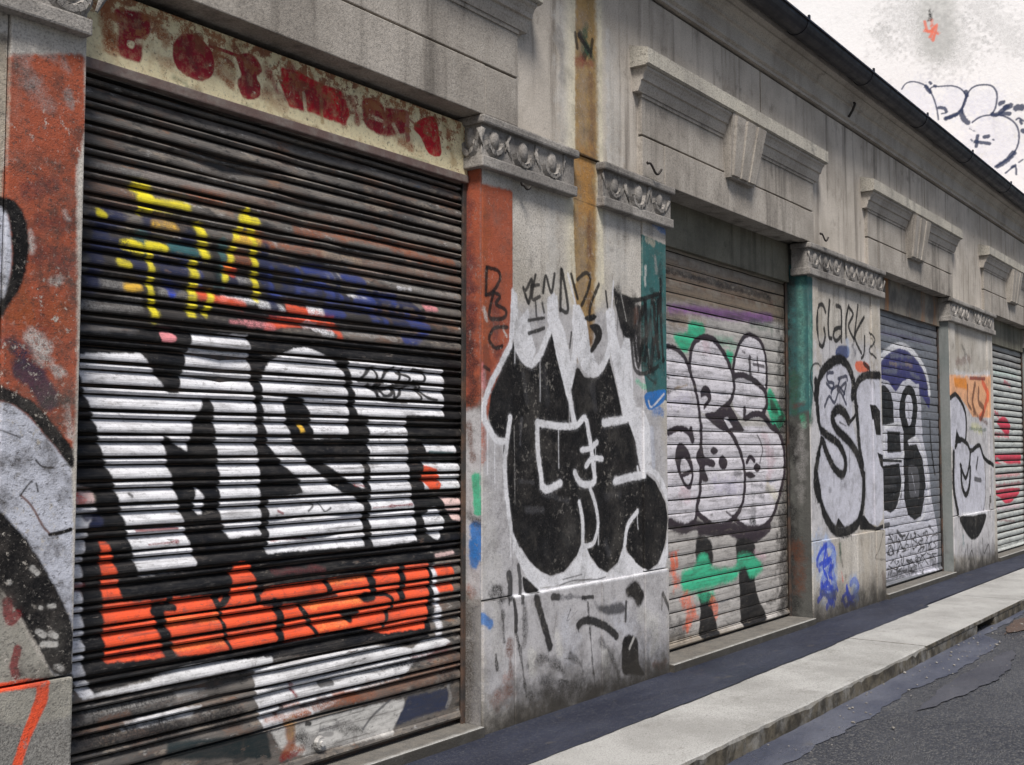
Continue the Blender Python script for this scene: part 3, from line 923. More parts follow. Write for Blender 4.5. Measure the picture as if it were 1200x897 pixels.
C crimson .01 | 3034 3170 3096 3201 3143 3192 3176 3144 3145 3110 3165 3078 3162 3027 3115 3002 3068 3002 3040 3057 3059 3093 3042 3138
F red3 .012 | 3280 3193 3390 3204 3495 3186 3660 3183 3718 3087 3681 3023 3552 3026 3480 3031 3333 3025 3281 3109
S crimson .04 .7 | 3324 3068 3410 3038
S crimson .05 .6 | 3391 3138 3514 3117
S red4 .05 .8 | 3586 3150 3661 3087
C crimson .012 | 3804 3185 3934 3190 3966 3048 3835 3046 3799 3107
F crimson .012 | 3954 3177 4105 3204 4106 3083 3966 3033
S cream2 .02 .6 | 4017 3103 4059 3055
S crimson .012 .8 | 4133 3160 4210 3133
S rust .05 .7 | 2406 3164 2428 3031
S rust .04 .7 | 2623 3187 2670 3144 2678 3105
S rust .03 .7 | 2938 3066 3006 3036
S crimson .03 .7 | 3216 3143 3259 3077
S cream2 .02 .8 | 3417 3106 3436 2992
S ochre .02 .7 | 3523 3106 3537 3003
S cream2 .018 .7 | 3844 3104 3935 3105
S ochre .015 .7 | 3869 3164 3924 3160
S cream2 .015 .8 | 4254 3114 4288 3077
S crimson .03 .7 | 3736 3161 3766 3057
S crimson .045 .74 | 3339 3203 3354 3076
S crimson .04 .74 | 3660 3155 3681 3023
S maroon .06 .6 | 2481 3154 2545 3152
S crimson .035 .8 | 4112 3184 4123 3055
S rust .04 .7 | 4060 3026 4145 3016
S maroon .05 .5 | 2757 3146 2829 3048
S maroon .04 .5 | 3081 3168 3114 3039
S maroon .06 .5 | 3357 3129 3533 3082
S brown .03 .6 | 3309 2961 3701 2945 4278 2940
C red3 .01 | 4220 3181 4333 3220 4372 3126 4382 3030 4289 3017 4221 3092 4166 3123
= jamb_first
F redp .05 | 124 3046 -6 3007 -8 1747 119 1659
S maroon .08 .6 | 98 2530 67 1795
S dk .08 .5 | 67 1749 31 1343
S brown .08 .6 | 95 1613 77 1342
S lgrey .05 .6 | 20 1613 19 1343
F wash .04 | 119 1705 -8 1702 -33 723 93 714
S maroon .08 .5 | 100 2902 79 2069
S dk .08 .4 | 97 2161 38 1748
S brown .04 .6 | 78 1613 54 1432
S green .05 .9 | 31 1343 19 1164
S blue3 .08 .9 | 30 1074 24 941
S blue3 .06 .9 | 47 984 41 895
S rust .06 .5 | 81 759 64 716
S dk .05 .5 | 65 1126 7 1111
S dgrey .12 .5 | 52 628 45 100
S grime .08 .6 | 93 714 90 49
S lgrey .05 .5 | 6 632 0 281
= jamb_second
F teal .04 | 240 3188 -70 3155 -48 1829 262 1761
S mint .06 .4 | 64 2945 65 1905
S dkteal .12 .6 | 157 2953 159 1833
S dgreen .08 .6 | 139 2130 143 1833
S black .06 .7 | 188 2956 230 212
S maroon .05 .5 | 127 1862 65 1875
S green .05 .5 | 67 1757 53 1684
S black .1 .7 | 146 1648 112 1390
S lgrey .08 .6 | 68 1684 75 1243
S lgrey .06 .5 | 92 1170 79 1024
S black .1 .6 | 173 947 171 71
S brown .1 .5 | 115 657 106 294
= back_wall
F greyw2 .35 | 2172 9704 1440 9520 1432 8599 1613 8241 2109 8438
S greyw .8 .35 | 2363 9278 1492 8460
S greyw .5 .3 | 1050 9120 516 8396
S greyw .3 .3 | 2830 9069 2604 8701
S redm .05 .8 | 2005 9100 1950 8901 1831 8966
S redm .05 .8 | 1923 8801 1801 8990 1865 8726
S redm .05 .7 | 2009 8945 1775 8830
S redm .06 .6 | 1887 9103 1865 8757
S dk .08 .7 | 1928 9268 1901 9138
S lilac2 .5 .3 | 1541 7569 969 7461
S lilac2 .8 .3 | 1005 6884 796 6618
S lilac2 .5 .3 | 2224 7819 2042 7591
S navy3 .028 .9 | 2433 7957 2360 8041 2242 8054 2080 7985 1967 7866 1879 7681 1826 7455 1807 7284
S navy3 .07 .9 | 2012 7923 1934 7800
S navy3 .028 .9 | 1934 7788 1920 7881 1760 7874 1535 7834 1402 7744 1327 7611
S navy3 .07 .9 | 1337 7696 1316 7621
S navy3 .05 .9 | 1321 7622 1387 7445 1501 7324 1682 7281
S navy3 .08 .9 | 1501 7324 1682 7281
S navy3 .032 .9 | 1316 7645 1225 7745 1093 7766 920 7720 836 7599 829 7458 865 7302 921 7219
S navy3 .09 .9 | 1422 7357 1381 7232 1316 7138
S navy3 .032 .9 | 1316 7645 1386 7469 1401 7330
S navy3 .032 .9 | 1239 7136 1106 7206 932 7209 761 7167 614 7071 513 6915 497 6706 565 6511 695 6394 889 6297
S navy3 .09 .9 | 586 6492 695 6383 846 6302
S navy3 .06 .9 | 1791 7497 1701 7468 1668 7402
S navy3 .03 .9 | 1748 7381 1680 7381
S navy3 .05 .9 | 1941 7982 1919 7953
S navy3 .05 .9 | 1862 7906 1840 7890
S navy3 .08 .9 | 910 7217 824 7202 672 7313
S navy3 .1 .9 | 694 7293 619 7314
S navy3 .08 .9 | 777 7378 734 7394
S navy3 .07 .9 | 781 7205 633 7178
S navy3 .12 .9 | 515 7260 441 7247
S navy3 .06 .9 | 1157 6887 1183 6704
S navy3 .06 .9 | 1203 6789 965 6715
S navy3 .07 .9 | 1049 6845 984 6846
S navy3 .032 .9 | 910 6775 899 6769
S navy3 .032 .9 | 530 7056 488 7072 416 7013
S navy3 .05 .9 | 468 7022 448 6973
S navy3 .07 .9 | 441 6857 420 6831
S navy3 .032 .9 | 721 6168 571 6260 553 6120
S navy3 .05 .9 | 613 6255 571 6272
S navy3 .03 .8 | 507 6319 443 6355
S navy3 .03 .8 | 1268 6835 1247 6808
S navy3 .032 .5 | 1286 7026 1199 6964
'''
# canvas: first axis range, height range, metres per texel
CAN = dict(shutter_a=(2.2,4.68,-.02,2.95,.004), pier_left=(1.7,2.33,-.05,3.05,.003), pier_first=(4.55,6.76,-.05,5.0,.0045),
  shutter_b=(6.55,9.35,0,3.05,.005), pier_second=(9.05,11.2,-.05,3.1,.005), shutter_c=(10.95,13.65,0,3.0,.006),
  pier_third=(13.4,15.8,-.05,3.1,.006), shutter_d=(15.4,18.3,0,3.0,.007), signboard=(2.15,4.68,2.8,3.35,.003),
  jamb_first=(-.07,.2,0,3.1,.004), jamb_second=(-.07,.3,0,3.1,.005), back_wall=(-1,6.5,4.5,11.5,.012))
rng = np.random.default_rng(3)
def vnoise(h, w_, cell):
    gh, gw = int(h/cell)+3, int(w_/cell)+3
    g = rng.random((gh, gw)).astype(np.float32)
    y = np.arange(h)/cell; x = np.arange(w_)/cell
    yi = y.astype(int); xi = x.astype(int); fy = (y-yi)[:, None]; fx = (x-xi)[None]
    fy = fy*fy*(3-2*fy); fx = fx*fx*(3-2*fx)
    a = g[yi][:, xi]; b = g[yi][:, xi+1]; c = g[yi+1][:, xi]; d = g[yi+1][:, xi+1]
    return (a*(1-fx)+b*fx)*(1-fy) + (c*(1-fx)+d*fx)*fy
def catmull(p, closed, n=6):
    if len(p) < 3: return p
    q = []; N = len(p)
    rngi = range(N) if closed else range(N-1)
    for i in rngi:
        if closed: a, b, c, d = p[i-1], p[i], p[(i+1) % N], p[(i+2) % N]
        else: a, b, c, d = p[max(i-1, 0)], p[i], p[i+1], p[min(i+2, N-1)]
        for k in range(n):
            t = k/n
            q.append(.5*((2*b)+(c-a)*t+(2*a-5*b+4*c-d)*t*t+(3*b-a-3*c+d)*t**3))
    if not closed: q.append(p[-1])
    return np.array(q)
def box1(a, r, ax):
    if r < 1: return a
    pad = [(0, 0), (0, 0)]; pad[ax] = (r+1, r)
    c = np.cumsum(np.pad(a, pad, mode='edge'), axis=ax, dtype=np.float64)
    n = a.shape[ax]
    hi = np.take(c, np.arange(2*r+1, 2*r+1+n), axis=ax); lo = np.take(c, np.arange(0, n), axis=ax)
    return ((hi-lo)/(2*r+1)).astype(np.float32)
class Canvas:
    def __init__(s, name):
        s.name = name; s.u0, s.u1, s.v0, s.v1, s.r = CAN[name]
        s.w = int((s.u1-s.u0)/s.r); s.h = int((s.v1-s.v0)/s.r)
        s.c = np.full((s.h, s.w, 3), .3, np.float32); s.a = np.zeros((s.h, s.w), np.float32)
        s.n1 = vnoise(s.h, s.w, .012/s.r+1)-.5; s.n2 = vnoise(s.h, s.w, .05/s.r)-.5
        s.n3 = rng.random((s.h, s.w)).astype(np.float32)-.5; s.spray = name not in ('signboard', 'back_wall')
    def over(s, y0, x0, m, col):
        h, w_ = m.shape; sl = (slice(y0, y0+h), slice(x0, x0+w_))
        A = s.a[sl]; C_ = s.c[sl]; o = m + A*(1-m)
        k = np.where(o > 1e-4, m/np.maximum(o, 1e-4), 1)[..., None]
        s.c[sl] = np.array(col, np.float32)*k + C_*(1-k); s.a[sl] = o
    def bb(s, p, pad):
        x0 = max(int(p[:, 0].min()-pad), 0); x1 = min(int(p[:, 0].max()+pad)+2, s.w)
        y0 = max(int(p[:, 1].min()-pad), 0); y1 = min(int(p[:, 1].max()+pad)+2, s.h)
        return x0, x1, y0, y1
    def px(s, v):
        p = np.array(v, float).reshape(-1, 2)/1000
        return (p-[s.u0, s.v0])/s.r
    def fill(s, col, soft, v, smooth):
        p = s.px(v)
        if smooth: p = catmull(p, True, 5)
        rad = soft/s.r; x0, x1, y0, y1 = s.bb(p, rad*1.5+2)
        if x1 <= x0 or y1 <= y0: return
        M = np.zeros((y1-y0, x1-x0), bool); X = np.arange(x0, x1)+.5
        for i in range(len(p)):
            (ax, ay), (bx, by) = p[i-1], p[i]
            if ay == by: continue
            if ay > by: ax, ay, bx, by = bx, by, ax, ay
            r0 = max(int(math.ceil(ay-.5)), y0); r1 = min(int(math.ceil(by-.5)), y1)
            if r1 <= r0: continue
            yy = np.arange(r0, r1)+.5; xx = ax+(yy-ay)*(bx-ax)/(by-ay)
            M[r0-y0:r1-y0] ^= X[None] < xx[:, None]
        f = M.astype(np.float32); r = max(int(rad*.5), 1 if rad > .8 else 0)
        for _ in range(2): f = box1(box1(f, r, 0), r, 1)
        sl = (slice(y0, y1), slice(x0, x1)); e = 4*f*(1-f)
        f = np.clip((f-.5)*1.6+.5 + e*(s.n1[sl]*.5+s.n3[sl]*.35), 0, 1)
        s.over(y0, x0, f, col)
    def stroke(s, col, wd, op, v):
        p = catmull(s.px(v), False); W = wd/s.r/2
        haze = op < .75
        soft = W*1.0 if haze else max(1.2, W*(.8 if s.name == 'shutter_a' and W*s.r > .012 and max(col) > .03 else .4))
        x0, x1, y0, y1 = s.bb(p, W*2.4+soft+5)
        if x1 <= x0 or y1 <= y0: return
        Y, X = np.mgrid[y0:y1, x0:x1]; d = np.full(Y.shape, 1e9)
        if len(p) == 1: p = np.vstack([p, p+.1])
        for i in range(len(p)-1):
            a, b = p[i], p[i+1]; ab = b-a; L = max(ab@ab, 1e-9)
            t = np.clip(((X-a[0])*ab[0]+(Y-a[1])*ab[1])/L, 0, 1)
            d = np.minimum(d, (X-a[0]-t*ab[0])**2+(Y-a[1]-t*ab[1])**2)
        d = np.sqrt(d); sl = (slice(y0, y1), slice(x0, x1))
        if haze: d = d + s.n2[sl]*W*1.4 + s.n1[sl]*W*.9
        else: d = d + s.n1[sl]*min(W*.35, 3)
        f = np.clip((W-d)/soft+.5, 0, 1)*op
        if haze: f = np.clip(f*(1+1.2*s.n3[sl]+.6*s.n1[sl]), 0, 1)
        s.over(y0, x0, f.astype(np.float32), col)
        if not haze and s.spray:      # fine overspray beside the line
            g = np.clip(1-(d-W)/max(W*1.3, 4), 0, 1)**2*.30*(s.n3[sl] > .12)*op
            s.over(y0, x0, g.astype(np.float32), col)
    def image(s):
        im = bpy.data.images.new('paint_'+s.name, s.w, s.h, alpha=True, float_buffer=True)
        im.alpha_mode = 'CHANNEL_PACKED'
        v = 1+.10*s.n2[..., None]+.12*s.n3[..., None]
        im.pixels.foreach_set(np.dstack([np.clip(s.c*v, 0, 1), s.a]).astype(np.float32).ravel())
        im.update(); im.pack()
        return im
IMG = {}; cur = None
for ln in PAINT.strip().splitlines():
    if ln[0] == '=':
        if cur: IMG[cur.name] = (cur.image(), CAN[cur.name])
        cur = Canvas(ln[2:].strip()); continue
    hd, v = ln.split('|'); hd = hd.split(); v = [float(x) for x in v.split()]
    c = lin(PAL[hd[1]])
    if hd[0] in 'FC': cur.fill(c, float(hd[2]), v, hd[0] == 'C')
    else:
        cur.stroke(c, float(hd[2]), float(hd[3]), v)
        if cur.name[:4] == 'pier' and float(hd[3]) > .8 and float(hd[2]) > .028:      # paint that ran
            for i in range(0, len(v), 2):
                if rng.random() < .22:
                    x_, z_ = v[i]+rng.normal()*float(hd[2])*250, v[i+1]; L_ = 40+rng.random()**2*240
                    cur.stroke(c, .005+rng.random()*.005, .8, [x_, z_, x_+rng.normal()*2, z_-L_*.6, x_+rng.normal()*3, z_-L_])
IMG[cur.name] = (cur.image(), CAN[cur.name])

# ------------------------------------------------------------------ materials
class N:
    def __init__(s, name):
        s.m = bpy.data.materials.new(name); s.m.use_nodes = True; s.t = s.m.node_tree
        s.b = s.t.nodes['Principled BSDF']; s.pos = s.t.nodes.new('ShaderNodeNewGeometry').outputs['Position']
    def n(s, ty, **kw):
        o = s.t.nodes.new('ShaderNode'+ty)
        for k, v in kw.items(): setattr(o, k, v)
        return o
    def put(s, sock, v):
        if isinstance(v, bpy.types.NodeSocket): s.t.links.new(v, sock)
        elif v is not None: sock.default_value = v
    def math(s, op, a, b=None, c=None, clamp=False):
        o = s.n('Math', operation=op); o.use_clamp = clamp
        for i, v in enumerate((a, b, c)): s.put(o.inputs[i], v)
        return o.outputs[0]
    def noise(s, scale, detail=5, rough=.6, stretch=None, off=0):
        v = s.pos
        if stretch or off:
            mp = s.n('Mapping'); s.t.links.new(s.pos, mp.inputs[0]); mp.inputs[3].default_value = stretch or (1, 1, 1)
            mp.inputs[1].default_value = (off, off*.7, off*.3); v = mp.outputs[0]
        o = s.n('TexNoise'); s.t.links.new(v, o.inputs['Vector'])
        o.inputs['Scale'].default_value = scale; o.inputs['Detail'].default_value = detail; o.inputs['Roughness'].default_value = rough
        return o.outputs[0]
    def vor(s, scale, feature='F1'):
        o = s.n('TexVoronoi', feature=feature); s.t.links.new(s.pos, o.inputs['Vector']); o.inputs['Scale'].default_value = scale
        return o
    def ramp(s, v, lo, hi, a=0., b=1.):
        o = s.n('MapRange'); o.interpolation_type = 'SMOOTHSTEP'
        s.put(o.inputs[0], v)
        for i, x in enumerate((lo, hi, a, b)): o.inputs[i+1].default_value = x
        return o.outputs[0]
    def mix(s, f, a, b, mode='MIX'):
        o = s.n('Mix', data_type='RGBA', blend_type=mode)
        s.put(o.inputs[0], f)
        for i, v in ((6, a), (7, b)):
            s.put(o.inputs[i], (*v, 1) if isinstance(v, (tuple, list)) and len(v) == 3 else v)
        return o.outputs[2]
    def bump(s, h, strength=.3, dist=.01, normal=None):
        o = s.n('Bump'); o.inputs['Strength'].default_value = strength; o.inputs['Distance'].default_value = dist
        s.put(o.inputs['Height'], h)
        if normal: s.put(o.inputs['Normal'], normal)
        return o.outputs[0]
    def paint(s, canvas, plane='Y'):
        im, (u0, u1, v0, v1, r) = IMG[canvas]
        sp = s.n('SeparateXYZ'); s.t.links.new(s.pos, sp.inputs[0])
        u = s.math('DIVIDE', s.math('SUBTRACT', sp.outputs[0 if plane == 'Y' else 1], u0), u1-u0)
        v = s.math('DIVIDE', s.math('SUBTRACT', sp.outputs[2], v0), v1-v0)
        cb = s.n('CombineXYZ'); s.put(cb.inputs[0], u); s.put(cb.inputs[1], v)
        ti = s.n('TexImage', image=im, extension='CLIP', interpolation='Linear'); s.t.links.new(cb.outputs[0], ti.inputs[0])
        return ti.outputs[0], ti.outputs[1]
    def done(s, col, rough, normal=None, metal=0., spec=.4):
        s.put(s.b.inputs['Base Color'], col if isinstance(col, bpy.types.NodeSocket) else (*col, 1))
        s.put(s.b.inputs['Roughness'], rough); s.put(s.b.inputs['Metallic'], metal)
        s.put(s.b.inputs['Specular IOR Level'], spec)
        if normal: s.put(s.b.inputs['Normal'], normal)
        return s.m

def plaster(name, a, b, dirt, streak=.5, canvas=None, grain=.5, plane='Y', wear=.6, stain=.5, z_dirt=False, mott=.4):
    k = N(name)
    c = k.mix(k.ramp(k.noise(1.7, 6, .62), .35, .65), a, b)
    c = k.mix(k.math('MULTIPLY', k.ramp(k.noise(2.2, 5, .6, (3.2, 3.2, .22)), .48, .72), streak), c, dirt)
    c = k.mix(k.math('MULTIPLY', k.ramp(k.noise(2.6, 4, .55, (3.5, 3.5, .3), 7), .55, .75), streak*.6), c, [min(1, x*1.35+.05) for x in b])
    c = k.mix(k.math('MULTIPLY', k.ramp(k.noise(4.2, 8, .7, None, 3), .56, .74), stain), c, dirt)
    sp = k.noise(95, 3, .75)
    c = k.mix(k.ramp(sp, .42, .72, .0, .62*grain), c, (.04, .036, .033))
    c = k.mix(k.ramp(k.noise(240, 2, .6, None, 5), .55, .75, 0, .4*grain), c, [min(1, x*1.5) for x in b])
    if z_dirt:   # splash grime that has settled on the foot of the wall
        sz = k.n('SeparateXYZ'); k.t.links.new(k.pos, sz.inputs[0])
        g = k.math('ADD', sz.outputs[2], k.math('MULTIPLY', k.noise(5, 6, .7, None, 2), -.55))
        gm = k.ramp(g, -.30, .12, .97, 0)
    if canvas:
        pc, pa = k.paint(canvas, plane)
        chip = k.math('MULTIPLY', k.ramp(k.noise(30, 8, .75, None, 1), .56, .62), k.ramp(k.noise(3.1, 4, .6, None, 9), .40, .62))
        spk = k.ramp(k.noise(95, 3, .6, None, 4), .60, .68)
        al = k.math('MULTIPLY', pa, k.math('SUBTRACT', 1, k.math('MULTIPLY', k.math('MAXIMUM', chip, k.math('MULTIPLY', spk, .28)), wear)), clamp=True)
        pc = k.mix(k.ramp(k.noise(7, 8, .75, None, 6), .42, .72, 0, mott), pc, (.05, .044, .04), 'MIX')
        pc = k.mix(k.ramp(k.noise(22, 6, .75, (1, 1, 2.2), 21), .5, .75, 0, mott*.7), pc, (.62, .6, .57), 'MULTIPLY')
        pc = k.mix(k.ramp(k.noise(55, 4, .7, (1, 1, 1.6), 23), .52, .7, 0, mott*.8), pc, (.04, .036, .034))
        pc = k.mix(k.ramp(k.noise(5, 6, .65, None, 51), .5, .8, 0, .05), pc, (.3, .3, .31))
        al = k.math('MULTIPLY', al, k.ramp(k.noise(3.5, 6, .7, None, 53), .3, .5, .92, 1))
        c = k.mix(al, c, pc)
        c = k.mix(k.ramp(k.noise(130, 3, .8, None, 15), .56, .70, 0, .55*grain), c, (.035, .032, .03))
        c = k.mix(k.ramp(k.noise(5.5, 8, .75, (1.3, 1.3, .6), 17), .56, .74, 0, .5), c, (.085, .075, .065))
    if z_dirt: c = k.mix(gm, c, (.035, .031, .026))
    h = k.math('ADD', k.math('MULTIPLY', k.noise(30, 7, .7), 1.0), k.math('MULTIPLY', k.noise(160, 3, .6), .5))
    ro = k.ramp(k.noise(6, 3), .3, .7, .78, .95)
    return k.done(c, ro, k.bump(h, .45*grain+.12, .008), spec=.25)

def shutter(name, base, dark, rust, canvas, wear=.6, rough=.55, metal=.0, rustk=1., grime=.55, blotch=0.):
    k = N(name)
    c = k.mix(k.ramp(k.noise(3, 6, .7, (.6, 1, 2.5)), .35, .7), base, dark)
    c = k.mix(k.math('MULTIPLY', k.ramp(k.noise(5, 8, .75, (.5, 1, 1.2), 4), .5, .72), .75*rustk), c, rust)
    if blotch:       # remnants of many older coats
        for sc_, lo, col_, sd_ in ((10, .54, (.2, .17, .14), 31), (13, .58, (.17, .095, .06), 37), (16, .54, (.03, .029, .029), 41), (24, .58, (.3, .29, .28), 43), (15, .63, (.05, .07, .1), 47), (40, .56, (.03, .028, .027), 51)):
            c = k.mix(k.math('MULTIPLY', k.ramp(k.noise(sc_, 7, .72, (.45, 1, 1.1), sd_), lo, lo+.09), blotch), c, col_)
    pc, pa = k.paint(canvas)
    sc = k.math('MULTIPLY', k.ramp(k.noise(26, 7, .72, (.45, 1, 1.6), 2), .57, .64), k.ramp(k.noise(2.6, 5, .65, (.7, 1, 1), 8), .36, .68))
    spk = k.ramp(k.noise(120, 2, .5, (.6, 1, 1), 4), .68, .73)
    al = k.math('MULTIPLY', pa, k.math('SUBTRACT', 1, k.math('MULTIPLY', k.math('MAXIMUM', sc, k.math('MULTIPLY', spk, .55)), wear)), clamp=True)
    pc = k.mix(k.ramp(k.noise(12, 7, .75, (.4, 1, 1.5), 6), .42, .76, 0, .6), pc, (.055, .05, .046))
    pc = k.mix(k.ramp(k.noise(48, 5, .75, (.6, 1, 1.4), 16), .53, .70, 0, .5), pc, (.04, .037, .035))
    c = k.mix(al, c, pc)
    c = k.mix(k.math('MULTIPLY', k.ramp(k.noise(6, 7, .7, (.3, 1, 9), 11), .5, .72), grime), c, (.05, .044, .04))
    c = k.mix(k.math('MULTIPLY', k.ramp(k.noise(4, 8, .75, (1.8, 1, .5), 13), .56, .74), grime*.8), c, (.06, .048, .04))
    h = k.math('ADD', k.noise(14, 5, .6, (.5, 1, 1)), k.math('MULTIPLY', k.noise(110, 3, .6), .3))
    return k.done(c, k.ramp(k.noise(9, 4), .3, .7, rough-.1, rough+.18), k.bump(h, .3, .006), metal, .35)

STONE_A, STONE_B, STONE_D = (.42, .385, .342), (.285, .258, .226), (.085, .074, .063)
def sign_mat():
    k = N('flaking_sign_paint')
    old = k.mix(k.ramp(k.noise(9, 7, .7), .4, .62), (.33, .13, .055), (.19, .05, .03))
    pc, pa = k.paint('signboard')
    pc = k.mix(k.ramp(k.noise(16, 7, .75, None, 3), .45, .7, 0, .65), pc, (.5, .36, .2))
    pc = k.mix(k.ramp(k.noise(60, 5, .75, None, 5), .54, .68, 0, .7), pc, (.07, .05, .04))
    sz = k.n('SeparateXYZ'); k.t.links.new(k.pos, sz.inputs[0])
    hi = k.ramp(sz.outputs[2], 3.03, 3.16, -.02, .115)       # the upper half has flaked more
    fl = k.math('ADD', k.noise(20, 8, .78, None, 7), hi)
    c = k.mix(k.math('MULTIPLY', k.ramp(fl, .59, .645), .9), pc, old)
    c = k.mix(k.ramp(k.noise(34, 6, .75, None, 9), .62, .67, 0, .9), c, (.5, .46, .36))
    return k.done(c, .8, k.bump(k.noise(45, 7, .75), .55, .006), spec=.25)
M = {}
M['wall'] = plaster('facade_plaster', (.56, .51, .45), (.41, .368, .318), (.12, .102, .085), .85, 'pier_first', .55, stain=.55, wear=.7)
M['stone'] = plaster('greige_stone', STONE_A, STONE_B, STONE_D, .7, None, .8, stain=.65)
M['mould'] = plaster('moulding_stone', (.5, .46, .41), (.38, .345, .305), (.13, .115, .1), .22, None, .8, stain=.6)
M['stone_dark'] = plaster('sooty_stone', (.27, .25, .225), (.19, .175, .155), (.06, .055, .048), .7, None, .8, stain=.8)
M['capstone'] = plaster('capital_stone', (.40, .375, .345), (.22, .205, .19), (.055, .05, .045), .6, None, 1.0, stain=.95)
M['slabtop'] = plaster('hood_edge_stone', (.52, .49, .42), (.38, .355, .31), (.075, .078, .085), .45, None, 1.1, stain=.95)
PB, PA_, PD = (.42, .385, .335), (.60, .565, .515), (.10, .09, .08)
for c_ in ('pier_left', 'pier_first', 'pier_second', 'pier_third'):
    M[c_] = plaster(c_+'_plaster', PA_, PB, PD, .5, c_, .85, stain=.7, z_dirt=True, wear=.95 if c_ == 'pier_left' else .32, mott=.95 if c_ == 'pier_left' else .42)
M['base_left'] = plaster('granite_plinth', (.29, .28, .26), (.2, .195, .18), (.08, .075, .07), .3, 'pier_left', 1.3, z_dirt=True)
M['jamb_red'] = plaster('jamb_plaster', (.3, .285, .27), (.22, .21, .2), (.1, .09, .08), .5, 'jamb_first', .7, 'X')
M['jamb_teal'] = plaster('teal_jamb', (.1, .1, .092), (.06, .06, .056), (.03, .028, .026), .6, 'jamb_second', .8, 'X', stain=.9)
M['jamb_grey'] = plaster('weathered_jamb', (.23, .24, .235), (.17, .19, .185), (.07, .07, .065), .6, None, .6)
M['shut_a'] = shutter('rusty_black_shutter', (.135, .122, .11), (.05, .047, .045), (.15, .075, .045), 'shutter_a', .85, grime=.75, blotch=.8)
M['shut_b'] = shutter('cream_shutter', (.27, .235, .19), (.17, .145, .115), (.15, .09, .055), 'shutter_b', .5, grime=.7)
M['shut_c'] = shutter('steel_shutter', (.2, .205, .22), (.13, .135, .15), (.12, .09, .07), 'shutter_c', .5, rustk=.4)
M['shut_d'] = shutter('pale_shutter', (.33, .33, .32), (.22, .22, .21), (.16, .1, .07), 'shutter_d', .5, rustk=.5)
M['sign'] = sign_mat()
M['rail'] = (lambda k: k.done(k.mix(k.ramp(k.noise(7, 6, .7), .4, .65), (.035, .033, .032), (.1, .06, .042)), .6, k.bump(k.noise(60), .3)))(N('guide_rail_steel'))
M['groove'] = (lambda k: k.done(k.mix(k.ramp(k.noise(9, 6, .7), .4, .65), (.034, .031, .029), (.07, .05, .038)), .8))(N('unpainted_groove_metal'))
M['trim'] = (lambda k: k.done(k.mix(k.ramp(k.noise(6, 6, .7), .4, .65), (.13, .085, .075), (.2, .17, .15)), .7, k.bump(k.noise(60), .3)))(N('rust_brown_trim'))
M['header_b'] = plaster('grey_header', (.20, .19, .15), (.12, .115, .09), (.055, .05, .038), .7, None, .6)
M['header_c'] = (lambda k: k.done(k.mix(k.ramp(k.noise(2.5, 6, .7, (1.6, 1, .4)), .5, .7), k.mix(k.ramp(k.noise(3, 5), .4, .6), (.2, .18, .15), (.1, .09, .078)), (.24, .11, .04)), .75, k.bump(k.noise(50), .3)))(N('rust_stained_header'))
M['gutter'] = (lambda k: k.done(k.mix(k.ramp(k.noise(4, 6, .7, (.4, 1, 1)), .35, .7), (.012, .012, .018), (.03, .029, .036)), k.ramp(k.noise(8), .3, .7, .38, .6), k.bump(k.noise(25), .12)))(N('gutter_metal'))
M['iron'] = (lambda k: k.done((.03, .025, .022), .7))(N('rusty_iron'))
M['roof'] = (lambda k: k.done(k.mix(k.ramp(k.noise(3, 6), .4, .6), (.2, .09, .06), (.12, .07, .05)), .85))(N('roof_tile'))

def road_mat():
    k = N('asphalt_road')
    c = k.mix(k.ramp(k.noise(1.3, 6, .6), .35, .65), (.040, .043, .055), (.068, .072, .085))
    vo = k.vor(95); cr = k.n('SeparateColor'); k.t.links.new(vo.outputs['Color'], cr.inputs[0])
    c = k.mix(k.ramp(cr.outputs[0], .55, 1, 0, .6), c, (.2, .195, .185))
    c = k.mix(k.ramp(k.noise(160, 3, .7), .5, .75, 0, .6), c, (.02, .02, .021))
    d = k.noise(2.4, 6, .7, (.35, 1, 1), 2)
    wet = k.ramp(d, .48, .60)
    c = k.mix(k.ramp(k.noise(18, 6, .75, None, 31), .58, .7, 0, .55), c, (.03, .029, .028))
    c = k.mix(k.math('MULTIPLY', wet, .6), c, (.034, .036, .044))
    h = k.math('ADD', k.math('MULTIPLY', vo.outputs[0], -1.2), k.math('MULTIPLY', k.noise(12, 4), 1.2))
    return k.done(c, k.ramp(wet, 0, 1, .8, .26), k.bump(h, .9, .016), spec=.35)
M['road'] = road_mat()
def smooth_asphalt(name, a, b, r0, r1, seed):
    k = N(name)
    c = k.mix(k.ramp(k.noise(2.2, 7, .68, (.4, 1, 1), seed), .35, .68), a, b)
    vo = k.vor(120); cr = k.n('SeparateColor'); k.t.links.new(vo.outputs['Color'], cr.inputs[0])
    c = k.mix(k.ramp(cr.outputs[0], .72, 1, 0, .3), c, (.11, .11, .112))
    c = k.mix(k.ramp(k.noise(30, 6, .75, None, seed+7), .55, .7, 0, .6), c, (.015, .015, .017))
    c = k.mix(k.ramp(k.noise(7, 7, .75, (.5, 1, 1), seed+3), .58, .72, 0, .5), c, (.1, .088, .07))
    return k.done(c, k.ramp(k.noise(3.3, 6, .65, (.4, 1, 1), seed+1), .35, .65, r0, r1), k.bump(k.math('ADD', k.math('ADD', k.noise(70, 5, .7), k.noise(9, 3)), k.math('MULTIPLY', vo.outputs[0], -.8)), .6, .01), spec=.5)
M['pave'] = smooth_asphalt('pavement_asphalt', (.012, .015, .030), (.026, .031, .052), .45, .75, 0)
M['channel'] = smooth_asphalt('wet_channel_asphalt', (.05, .057, .085), (.11, .118, .15), .26, .55, 5)  # brighter blue in the base colour stands in for sky reflected off the wet strip
M['worn'] = smooth_asphalt('worn_asphalt', (.04, .042, .055), (.078, .08, .096), .35, .7, 15)
